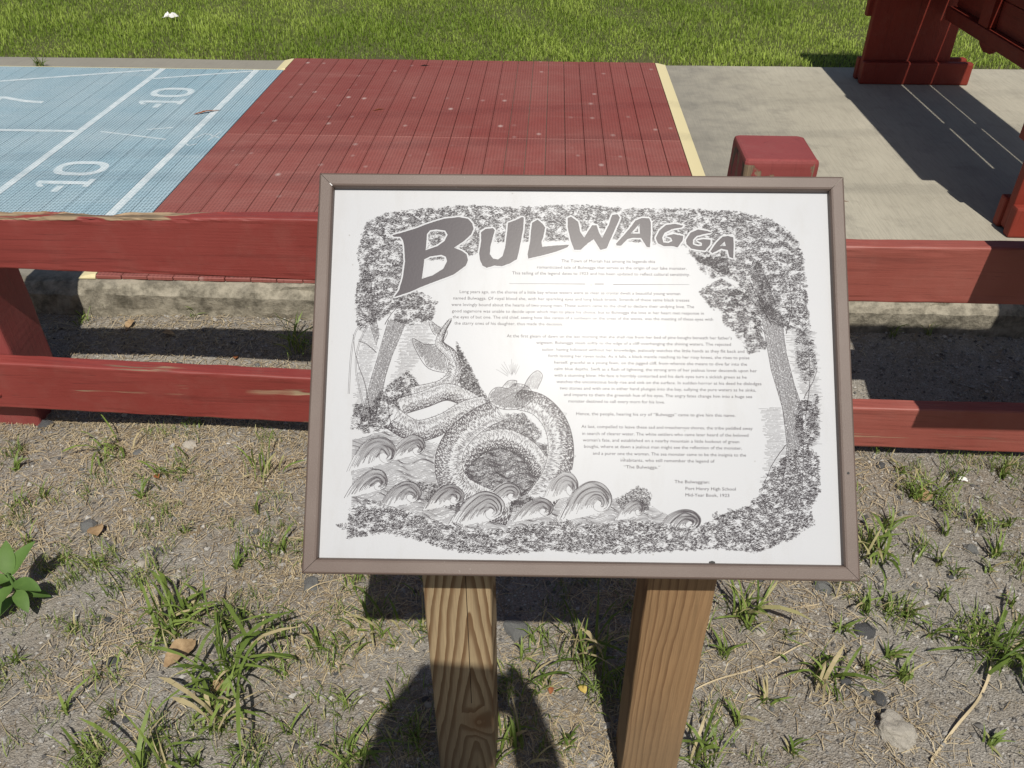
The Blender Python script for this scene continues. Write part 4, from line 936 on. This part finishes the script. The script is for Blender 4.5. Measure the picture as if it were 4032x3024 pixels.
def grit():
    n_ = 46000
    x = RNG.uniform(-1.6, 1.5, n_); y = .55 + 1.50 * RNG.random(n_); s = np.minimum(RNG.gamma(1.5, .0011, n_) + .0009, .010)
    z = gz(x, y) + s * .25
    oct_ = np.array([(1, 0, 0), (0, 1, 0), (-1, 0, 0), (0, -1, 0), (0, 0, .8), (0, 0, -.6)], float)
    V = oct_[None] * (RNG.uniform(.6, 1.25, (n_, 6, 1))) * s[:, None, None]
    a = RNG.uniform(0, 6.283, n_); ca, sa = np.cos(a)[:, None], np.sin(a)[:, None]
    V = np.stack([V[..., 0] * ca - V[..., 1] * sa + x[:, None], V[..., 0] * sa + V[..., 1] * ca + y[:, None], V[..., 2] + z[:, None]], 2)
    f = np.array([(0, 1, 4), (1, 2, 4), (2, 3, 4), (3, 0, 4), (1, 0, 5), (2, 1, 5), (3, 2, 5), (0, 3, 5)]); F = (np.arange(n_)[:, None, None] * 6 + f[None]).reshape(-1, 3)
    me = bpy.data.meshes.new('grit'); me.from_pydata(V.reshape(-1, 3).tolist(), [], F.tolist()); me.update(); add_tint(me, np.clip(RNG.beta(1.3, 1.9, n_), 0, 1), 6)
    tag(link('gravel_grit', me, 'grit'), 'fine grey gravel and grit on the soil', 'gravel', kind='stuff')
grit()
def sprigs():
    parts = []
    for nc, nb, L0, L1, W0, W1, l0, l1, sp, sd_ in ((1200, 9000, .010, .040, .0010, .0028, .5, 2.2, .014, 31), (300, 4200, .025, .070, .0018, .0042, .9, 2.3, .018, 47)):
        cx = RNG.uniform(-1.6, 1.55, nc); cy = .60 + 1.02 * RNG.random(nc); k = RNG.random(nc) < .45 + .6 * fbm(cx, cy, 4, sd_); cx, cy = cx[k], cy[k]
        i = RNG.integers(0, len(cx), nb); x = cx[i] + RNG.normal(0, sp, nb); y = cy[i] + RNG.normal(0, sp, nb)
        cl = RNG.random(len(cx))[i]
        V, F, per = blades_np(np.stack([x, y, gz(x, y)], 1), RNG.uniform(0, 6.283, nb), RNG.uniform(L0, L1, nb), RNG.uniform(W0, W1, nb), RNG.uniform(l0, l1, nb), None, seg=3)
        parts.append((V, F, per, np.where(RNG.random(nb) < .18, RNG.uniform(.75, 1, nb), np.clip(.12 + .45 * cl + RNG.normal(0, .12, nb), 0, .66))))
    V = np.concatenate([p[0] for p in parts]); o_ = len(parts[0][0]); F = parts[0][1] + [tuple(q + o_ for q in f) for f in parts[1][1]]
    me = bpy.data.meshes.new('sprigs'); me.from_pydata(V.tolist(), [], F); me.update()
    add_tint(me, np.concatenate([np.repeat(p[3], p[2]) for p in parts]), 1)
    tag(link('small_grass_sprigs', me, 'weedy'), 'tiny green grass sprigs scattered over the soil', 'grass', kind='stuff')
sprigs()
TUFT_CACHE = {}
def tuft(loc, nb, length, width, lean, label, group='grass tufts on the gravelly soil', z=None, name='grass_tuft', spread=.010):
    x, y = loc; zz = float(gz(x, y)) if z is None else z
    rg = np.random.default_rng(int(abs(x * 1000)) * 31 + int(abs(y * 1000)))
    nb = int(nb * 1.7); P = np.stack([rg.normal(0, spread, nb), rg.normal(0, spread, nb), np.zeros(nb)], 1)
    V, F, per = blades_np(P, rg.uniform(0, 6.283, nb), length * rg.uniform(.30, 1.15, nb), width * rg.uniform(.40, 1.0, nb), lean * rg.uniform(.5, 1.5, nb), None, seg=5)
    V = V.reshape(nb, per, 3); k = np.linspace(0, 1, per)[None, :]                       # sideways sway, so no blade is straight
    V[:, :, 0] += length * .16 * rg.normal(0, 1, (nb, 1)) * k ** 2; V[:, :, 1] += length * .16 * rg.normal(0, 1, (nb, 1)) * k ** 2; V[:, :, 2] = np.maximum(V[:, :, 2], -.001)
    me = bpy.data.meshes.new(name); me.from_pydata(V.reshape(-1, 3).tolist(), [], F); me.update()
    ti = np.clip(rg.uniform(.15, .5) + rg.normal(0, .16, nb), 0, .62); ti[rg.random(nb) < .16] = rg.uniform(.8, 1.0); add_tint(me, ti, per)
    o = link(name, me, 'weedy', None, (x, y, zz - .002)); tag(o, label, 'grass', group); return o
BIG = [
 ([(-0.690,1.026)], 16, .105, .0075, 1.1, 'tall broad-bladed grass tuft left of the sign, above the dead stem end'),
 ([(-0.556,0.893)], 20, .135, .0080, 1.5, 'largest sprawling grass tuft left of the left sign post'),
 ([(-0.697,0.984)], 12, .095, .0075, 1.8, 'flat spreading grass tuft beside the big tan leaf'),
 ([(-0.542,0.795)], 14, .110, .0075, 1.6, 'low sprawling tuft below the curled tan leaf'),
 ([(-0.626,0.729)], 14, .095, .0080, 1.1, 'bright tuft at the bottom edge, lower left'),
 ([(-1.039,1.486)], 14, .075, .0050, 1.7, 'thin trailing tuft below the lower rail at left'),
 ([(-0.642,1.431)], 9, .090, .0045, 1.0, 'upright thin grass tuft just left of the sign frame'),
 ([(-0.841,1.405)], 12, .070, .0045, 1.6, 'loose tuft near the rust coloured leaf at left'),
 ([(0.086,0.946)], 22, .120, .0060, 1.1, 'dark tuft in the shade between the two sign posts'),
 ([(-0.039,0.771)], 14, .080, .0070, 1.0, 'green tuft at the foot of the left sign post'),
 ([(-0.296,0.740)], 16, .085, .0055, 1.2, 'tuft in the photographer shadow at the bottom edge'),
 ([(0.399,1.063)], 20, .100, .0070, 1.2, 'dense grass tuft right of the right sign post'),
 ([(0.855,1.000)], 34, .125, .0042, 1.7, 'wiry dark tuft near the right edge with a long dead stem'),
 ([(0.703,1.240)], 16, .085, .0075, 1.2, 'leafy tuft tucked under the right frame corner'),
 ([(0.277,0.772)], 16, .095, .0065, 1.4, 'sprawling tuft right of the right post at the bottom edge'),
 ([(-0.656,1.862)], 24, .090, .0035, 1.2, 'fine shaded tuft behind the rails just left of the frame'),
 ([(0.520,0.928)], 16, .085, .0080, 1.5, 'bright tuft left of the dark pebble, lower right'),
 ([(-0.305,0.999)], 10, .080, .0070, 1.3, 'tuft beside the left sign post at the shadow edge'),
 ([(0.887,1.411)], 16, .080, .0055, 1.6, 'tuft growing round the pinkish dry leaf below the right rail'),
]
for p, nb, L, W, ln, lab in BIG: tuft(p[0], int(nb * 1.35), L * 1.22, W * 1.0, ln * 1.25, lab, spread=.020)
SMALL_L = [(-0.758,1.232),(-0.623,1.299),(-0.538,1.202),(-0.598,1.000),(-0.884,0.981),(-1.087,1.195),(-0.986,1.143),(-0.910,1.136),(-0.816,0.807),(-0.732,0.806),(-1.119,1.333),(-0.897,1.335),(-0.963,0.909),(-0.617,1.146),(-0.754,0.739),(-0.560,0.730),(-0.422,0.791),(-0.408,0.957),(-1.237,1.422)]
SMALL_M = [(-0.262,0.975),(-0.022,0.952),(-0.256,0.847),(-0.199,0.792),(0.021,0.900),(0.057,0.785)]
SMALL_R = [(0.474,1.025),(0.580,1.041),(0.636,1.089),(0.687,1.088),(0.721,1.084),(0.753,1.040),(0.804,1.133),(0.605,0.956),(0.667,0.940),(0.659,0.988),(0.411,0.887),(0.350,0.977),(0.769,0.821),(0.832,1.221),(0.957,1.248),(0.927,1.208),(0.852,1.195),(0.757,1.327),(0.848,1.507),(0.849,1.422),(0.871,1.309),(0.962,1.347),(1.011,1.331),(1.074,1.500),(0.436,0.793),(0.937,1.124),(0.351,0.840)]
SMALL_B = [(-1.244,2.013),(-0.990,1.987),(-0.794,2.006),(-1.296,1.949),(0.944,1.965),(1.044,1.976)]
for i, p in enumerate(SMALL_L): tuft(p, 7 + i % 4, .045 + .02 * (i % 3) / 2, .0060, 1.35, 'small green crabgrass sprout on the soil left of the sign', 'small sprouts left of the sign', spread=.004)
for i, p in enumerate(SMALL_M): tuft(p, 8, .052, .0055, 1.25, ('small sprout just left of the left sign post near the frame shadow', 'small sprout between the posts, right of the left post', 'small sprout at the left edge of the photographer shadow', 'small sprout inside the photographer shadow, left of the post', 'small sprout in the sun midway between the posts', 'small sprout at the bottom edge between the posts')[i], 'small sprouts by the sign posts', spread=.006)
for i, p in enumerate(SMALL_R): tuft(p, 7 + i % 5, .046 + .02 * (i % 3) / 2, .0068, 1.3, 'small bright crabgrass sprout on the gravel right of the sign', 'small sprouts right of the sign', spread=.005)
for i, p in enumerate(SMALL_B): tuft(p, 10, .055, .0032, 1.2, ('thin sprout at the slab foot beside the post shadow', 'thin sprout at the slab foot, middle of the left opening', 'thin sprout at the slab foot near the curled leaf', 'pale sprout in the shadow of the left fence post', 'thin sprout at the slab foot beside the pale pebble, right', 'thin sprout at the slab foot, right of the pale pebble')[i], 'sprouts at the slab edge', spread=.006)
tuft((-2.46, 4.06), 18, .085, .006, 1.3, 'weed rooted in the joint between blue mat and lawn', None, z=.181)

# broad-leaved weed at the left edge
weed = empty('broadleaf_weed', (*[(-1.010,1.033)][0], 0.0)); tag(weed, 'broad-leaved green weed growing at the left edge of the picture', 'weed')
def leaf_mesh(L, W, bend, n_=7):
    V, F = [], []
    for i in range(n_ + 1):
        t = i / n_; wv = W * math.sin(math.pi * min(1, t ** .8 * .97 + .02)) ** .8; th = bend * t
        x = L * (math.sin(th) / bend) if abs(bend) > .01 else L * t; z = -L * (1 - math.cos(th)) / bend if abs(bend) > .01 else 0
        V += [(x, -wv / 2, z + wv * .16), (x, 0, z), (x, wv / 2, z + wv * .16)]
    for i in range(n_):
        a = 3 * i; F += [(a, a + 3, a + 4, a + 1), (a + 1, a + 4, a + 5, a + 2)]
    return V, F
for k, (az, L, W, el, h) in enumerate(((60, .075, .034, 48, .085), (112, .07, .032, 52, .085), (190, .085, .036, 8, .075), (-12, .06, .030, 10, .07), (250, .06, .030, 5, .06), (315, .055, .026, -5, .05), (150, .06, .028, 15, .05), (20, .055, .026, -12, .035), (225, .06, .028, -14, .03))):
    V, F = leaf_mesh(L, W, .6); mk('leaf', V, F, 'broad', weed, (0.004 * math.cos(R(az)), .004 * math.sin(R(az)), h), (0, R(-el), R(az)), True)
V, F = loft([[(.0035 * (1 - t * .3) * math.cos(a), .0035 * (1 - t * .3) * math.sin(a), -.01 + .105 * t) for a in (0, 1.05, 2.1, 3.14, 4.19, 5.24)] for t in (0, .5, 1)]); mk('stem', V, F, 'broad', weed, smooth=True)

# stones
def stone(loc, r, flat_, mat, label, seed, group=None, sub=2, rough=.35):
    x, y = loc; bm = bmesh.new(); bmesh.ops.create_icosphere(bm, subdivisions=sub, radius=1)
    for v in bm.verts:
        d = 1 + rough * nz(v.co.x * 1.4 + seed, v.co.y * 1.4, v.co.z * 1.4) + .12 * nz(v.co.x * 4 + seed, v.co.y * 4, v.co.z * 4); v.co *= d; v.co.z *= flat_
        v.co.x *= 1.0; v.co.y *= .8
    me = bpy.data.meshes.new('stone'); bm.to_mesh(me); bm.free()
    o = link('stone', me, mat, None, (x, y, float(gz(x, y)) + r * flat_ * .12), (0, 0, seed * 1.7)); o.scale = (r, r, r)
    tag(o, label, 'stone', group); return o
stone([(0.618,0.829)][0], .036, .62, 'pale', 'pale rough chunk of stone on the gravel, lower right', 3.1, sub=4, rough=.42)
for i, (p, r, mt, lab) in enumerate((
 ([(-0.796,1.176)], .012, 'dark', 'dark pebble above the tall tuft, left of the sign'), ([(-0.827,1.002)], .012, 'dark', 'dark pebble near the dead stem, between weed and tufts'),
 ([(-0.780,0.912)], .014, 'dark', 'flat dark stone lower left, under the dead stem'), ([(-0.820,1.140)], .012, 'pale', 'pale angular pebble with a red fleck, left'),
 ([(-0.578,1.037)], .014, 'dark', 'dark round pebble by the red leaf bit, left of the sign'), ([(-0.979,1.249)], .024, 'grey', 'grey flat stone beside the brown leaf, left'),
 ([(-0.850,1.513)], .019, 'pale', 'pale buff stone below the lower rail, left of the frame'), ([(-0.962,1.480)], .016, 'grey', 'blue grey stone below the lower rail at left'),
 ([(-0.458,1.113)], .020, 'grey', 'grey speckled stone at the lower left frame corner'), ([(-0.035,1.017)], .030, 'grey', 'grey stone just right of the left sign post'),
 ([(0.627,1.043)], .022, 'dark', 'dark flat stone under the small sprouts, right of the sign'), ([(0.561,0.932)], .012, 'dark', 'dark pebble beside the bright tuft, lower right'),
 ([(0.611,0.899)], .015, 'dark', 'dark pebble above the pale chunk, lower right'), ([(0.571,1.146)], .020, 'grey', 'grey stone under the frame at lower right'),
 ([(0.937,1.368)], .013, 'dark', 'dark pebble below the right lower rail'), ([(0.806,1.528)], .013, 'dark', 'dark pebble by the frame below the right rail'),
 ([(0.968,1.504)], .014, 'dark', 'dark stone at the white scrap below the right rail'), ([(0.915,1.267)], .015, 'grey', 'grey pebble at the right, between sprouts'),
 ([(0.429,1.033)], .011, 'pale', 'pale pebble right of the right sign post'), ([(-0.370,0.958)], .010, 'grey', 'small grey pebble left of the left sign post'),
 ([(0.968,2.009)], .016, 'pale', 'pale pebble at the slab foot behind the right rails'), ([(-1.038,1.778)], .018, 'grey', 'grey stone in the strip behind the left rails'),
 ([(-0.967,1.789)], .013, 'dark', 'dark pebble in the strip behind the left rails'), ([(-1.250,1.593)], .020, 'dark', 'dark stone at the foot of the left fence post'),
 ([(-0.609,1.246)], .010, 'grey', 'small grey pebble left of the frame'), ([(-0.733,1.114)], .011, 'pale', 'white pebble right of the tall tuft, left'))):
    stone(p[0], r, .55, mt, lab, i * 2.3 + 1)
# small loose pebbles too many to name singly
PEB = [stone((float(x), float(y)), float(r), .6, mt, 'small loose pebble on the bare soil', 50 + i, 'small pebbles on the soil', 1) for i, (x, y, r, mt) in enumerate(zip(RNG.uniform(-1.3, 1.35, 110), .78 + 1.15 * RNG.random(110), RNG.uniform(.004, .010, 110), [('pale', 'grey', 'dark', 'grey', 'dark')[k] for k in RNG.integers(0, 5, 110)]))]

# fallen leaves
def dry(loc, L, W, mat, label, seed, curl=.8, z=None):
    x, y = loc; V, F = leaf_mesh(L, W, curl, 8)
    V = [(a + .1 * W * nz(i * 1.3, seed), b + .12 * W * nz(i * 2.1, seed), c_ + .22 * W * nz(i * .9, seed, 4)) for i, (a, b, c_) in enumerate(V)]
    o = mk('dry_leaf', V, F, mat, None, (x, y, (float(gz(x, y)) if z is None else z) + .012), (0, R(-8), seed * 2.1), True); tag(o, label, 'leaf'); return o
dry([(-0.939,1.209)][0], .050, .034, 'tan', 'brown leaf lying against the grey flat stone, left', 1.0)
dry([(-0.640,0.958)][0], .070, .045, 'tan', 'large flat tan leaf among the tufts, lower left', 2.0, .4)
dry([(-0.574,0.855)][0], .050, .030, 'tan', 'curled tan leaf in the largest tuft', 3.3, 1.5)
dry([(-0.877,1.390)][0], .026, .014, 'rust', 'small rust coloured leaf left of the frame', 4.1)
dry([(-1.150,1.949)][0], .045, .022, 'tan', 'tan leaf by the slab edge behind the left rails', 5.2)
dry([(-1.043,1.888)][0], .038, .022, 'tan', 'shaded tan leaf in the rail shadow', 6.0)
dry([(-0.819,1.806)][0], .024, .013, 'rust', 'orange leaf scrap above the left lower rail', 6.8)
dry([(-0.733,2.008)][0], .060, .030, 'tan', 'curled yellow brown leaf at the slab foot, left of the frame', 0.4, 1.6)
dry([(0.888,1.428)][0], .055, .034, 'tan', 'pinkish tan crumpled leaf below the right rail', 1.6, 1.0)
dry([(0.089,0.875)][0], .026, .015, 'yellow', 'small yellow leaf between the sign posts', 0.9)
dry([(0.030,0.885)][0], .014, .010, 'rust', 'red brown leaf bit right of the left post', 2.2)
dry((-1.457, 3.364), .112, .013, 'rust', 'thin reddish dry pod lying on the blue mat', 0.295, .3, z=.182)
# dead stems
def stem(pts, r, label, mat='straw'):
    L = smooth_line(pts, 8); rings = []
    for i, (x, y) in enumerate(L):
        z = float(gz(x, y)) + .006 + .006 * math.sin(i * .4)
        rings.append([(x + r * math.cos(a), y + r * math.sin(a) * .8, z + r * math.sin(a)) for a in (0.3, 2.4, 4.5)])
    V, F = loft(rings); o = mk('dead_stem', V, F, mat); add_tint(o.data, [.75] * len(V), 1); tag(o, label, 'stem'); return o
stem([(0.845,0.991),(0.812,0.936),(0.771,0.888),(0.711,0.833),(0.658,0.780)], .0030, 'long dead stem running down from the wiry tuft at right')
stem([(-0.889,1.127),(-0.820,1.058),(-0.777,0.986),(-0.737,0.931),(-0.699,0.873)], .0011, 'thin pale dead stem standing over the soil at left')
stem([(0.289,0.902),(0.367,0.937),(0.448,0.973),(0.513,1.009)], .0013, 'straight pale straw right of the right sign post')
stem([(-0.461,1.093),(-0.421,1.121),(-0.376,1.157)], .0010, 'dry straw crossing the shadow under the frame')
# scraps
def scrap(loc, r, label, seed, z):
    rg = random.Random(seed); V = []; F = []
    n_ = 6
    for j in range(n_):
        for i in range(n_): V.append(((i / 5 - .5) * 2 * r + rg.uniform(-.2, .2) * r, (j / 5 - .5) * 1.2 * r + rg.uniform(-.2, .2) * r, r * (.35 + .35 * rg.uniform(-1, 1)) * (1 if 0 < i < 5 and 0 < j < 5 else .3)))
    for j in range(n_ - 1):
        for i in range(n_ - 1): a = j * n_ + i; F.append((a, a + 1, a + n_ + 1, a + n_))
    o = mk('paper_scrap', V, F, 'litter', None, (loc[0], loc[1], z)); tag(o, label, 'litter'); return o
scrap((-2.26, 5.20), .040, 'crumpled white paper lying on the lawn', 4, .155)
scrap([(0.977,1.483)][0], .010, 'small white scrap below the right lower rail', 5, .006)
for i, (x, y, l, a, lab) in enumerate(((-.73, 3.55, .06, .5, 'rusty bent twig on the middle of the red mat'), (-.62, 4.22, .05, .1, 'dark twig clump at the far edge of the red mat'), (-.18, 2.46, .05, 2.3, 'dark twig bit on the red mat just above the sign frame'),
        (.22, 2.55, .05, .4, 'rusty twig bit on the red mat near its right edge'), (.98, 2.72, .09, 2.9, 'thin dark twig on the concrete right of the sign'), (.80, 2.98, .03, .2, 'short rusty bit on the concrete above the fence post'), (-1.15, 2.43, .03, 1.4, 'short dark bit on the red mat beside the blue mat'))):
    w_ = .004; dx, dy = math.cos(a) * l / 2, math.sin(a) * l / 2; x *= KC; y *= KC; zt = .1925 if x < .54 else .181
    V = [(-dx, -dy, 0), (w_ / 2 * math.sin(a), -w_ / 2 * math.cos(a), .006), (dx, dy, .001), (-w_ / 2 * math.sin(a), w_ / 2 * math.cos(a), .006), (0, 0, .0005)]
    o = mk('twig_bit', V, [(0, 1, 3), (1, 2, 3), (1, 0, 4), (2, 1, 4), (3, 2, 4), (0, 3, 4)], 'wire' if i % 2 else 'rust', None, (x, y, zt)); tag(o, lab, 'twig', 'twig bits on the court')

# ------------------------------------------------------------------ overhead cables (their faint shadows cross the court)
for i, (yo, sl, r) in enumerate(((3.02, .13, .0048), (2.79, .01, .0050), (3.36, .16, .0035))):
    hgt = 7.2; sx, sy = SUN.x / SUN.z * hgt, SUN.y / SUN.z * hgt; rings = []
    for k in range(41):
        x = -20 + k; y = yo * KC + sl * (x + 1.5) + sy; z = hgt + .19 + .0012 * (x + 1.5) ** 2
        rings.append([(x + sx, y + r * math.cos(a), z + r * math.sin(a)) for a in np.arange(0, 6.28, 1.047)])
    V, F = loft(rings); o = mk('overhead_cable', V, F, 'wire', smooth=True); tag(o, 'black overhead cable high above the court', 'cable', 'overhead cables')

# ------------------------------------------------------------------ the photographer, whose shadow falls by the sign posts
def photographer():
    J = {}; E = []
    def j(n_, p, r, par=None):
        J[n_] = (len(J), p, r); 
        if par: E.append((J[par][0], J[n_][0]))
    X0 = .03; XB = -.055
    j('pelvis', (XB, -.42, .90), .135); j('belly', (XB, -.42, 1.04), .125, 'pelvis'); j('chest', (XB, -.41, 1.22), .14, 'belly'); j('neck0', (XB, -.39, 1.36), .065, 'chest')
    j('neck1', (-.035, -.335, 1.41), .055, 'neck0'); j('head0', (-.02, -.270, 1.47), .095, 'neck1'); j('head1', (.005, -.232, 1.545), .128, 'head0'); j('head2', (.005, -.232, 1.61), .095, 'head1')
    for s, n_ in ((-1, 'l'), (1, 'r')):
        j('sh' + n_, (XB + s * .165, -.40, 1.31), .062, 'chest'); j('el' + n_, ((X0 + XB) / 2 + s * .225, -.25, 1.10), .058, 'sh' + n_); j('wr' + n_, (X0 + s * .105, -.075, 1.30), .042, 'el' + n_)
        j('pa' + n_, (X0 + s * .092, -.040, 1.345), .029, 'wr' + n_)
        for f in range(4):
            j('f%d%s' % (f, n_), (X0 + s * (.088 + .004 * f), -.006, 1.392 - .017 * f), .0092, 'pa' + n_); j('g%d%s' % (f, n_), (X0 + s * (.066 + .003 * f), .000, 1.396 - .017 * f), .008, 'f%d%s' % (f, n_))
        j('t0' + n_, (X0 + s * .080, -.050, 1.325), .0105, 'pa' + n_); j('t1' + n_, (X0 + s * .062, -.036, 1.345), .009, 't0' + n_)
        j('hip' + n_, (XB + s * .095, -.42, .84), .095, 'pelvis'); j('kn' + n_, (XB + s * .11, -.41, .48), .062, 'hip' + n_); j('an' + n_, (XB + s * .12, -.44, .10), .042, 'kn' + n_); j('to' + n_, (XB + s * .13, -.28, .045), .040, 'an' + n_)
    me = bpy.data.meshes.new('person'); vs = [None] * len(J); rad = [0] * len(J)
    for i, p, r in J.values(): vs[i] = p; rad[i] = r
    me.from_pydata(vs, E, []); o = bpy.data.objects.new('person', me); COL.objects.link(o)
    sk_ = o.modifiers.new('skin', 'SKIN'); sk_.use_smooth_shade = True; o.modifiers.new('sub', 'SUBSURF').levels = 1
    for i, d in enumerate(me.skin_vertices[0].data): d.radius = (rad[i], rad[i]); d.use_root = (i == 0)
    dg = bpy.context.evaluated_depsgraph_get(); me2 = bpy.data.meshes.new_from_object(o.evaluated_get(dg)); bpy.data.objects.remove(o)
    me2.materials.clear()
    for k in ('shirt', 'jeans', 'skin', 'hair', 'phone'): me2.materials.append(M[k])
    for p in me2.polygons:
        c_ = p.center; k = 0
        if c_.z < .92: k = 1
        if c_.z < .075: k = 4
        if c_.z > 1.385 and c_.y < -.15: k = 3 if (c_.z > 1.565 or c_.y < -.36) and c_.z > 1.45 else 2
        if c_.y > -.17 and c_.z > 1.1: k = 2
        p.material_index = k
    b = link('person', me2, None); tag(b, 'person in a dark shirt standing behind the view, holding a phone up in both hands', 'person')
photographer()
ph = empty('phone', (0.03, -.020, 1.352)); tag(ph, 'black phone held sideways in the two raised hands', 'phone')
ph.rotation_euler = (R(-36), 0, R(-3))
link('body', bbox(-.073, .073, -.004, .004, -.036, .036, .003, 2), 'phone', ph)
bm = bmesh.new(); bmesh.ops.create_cone(bm, cap_ends=True, segments=16, radius1=.006, radius2=.006, depth=.002, matrix=Matrix.Translation((-.055, .005, .020)) @ Matrix.Rotation(R(90), 4, 'X')); me = bpy.data.meshes.new('lens'); bm.to_mesh(me); bm.free(); link('lens', me, 'wire', ph)
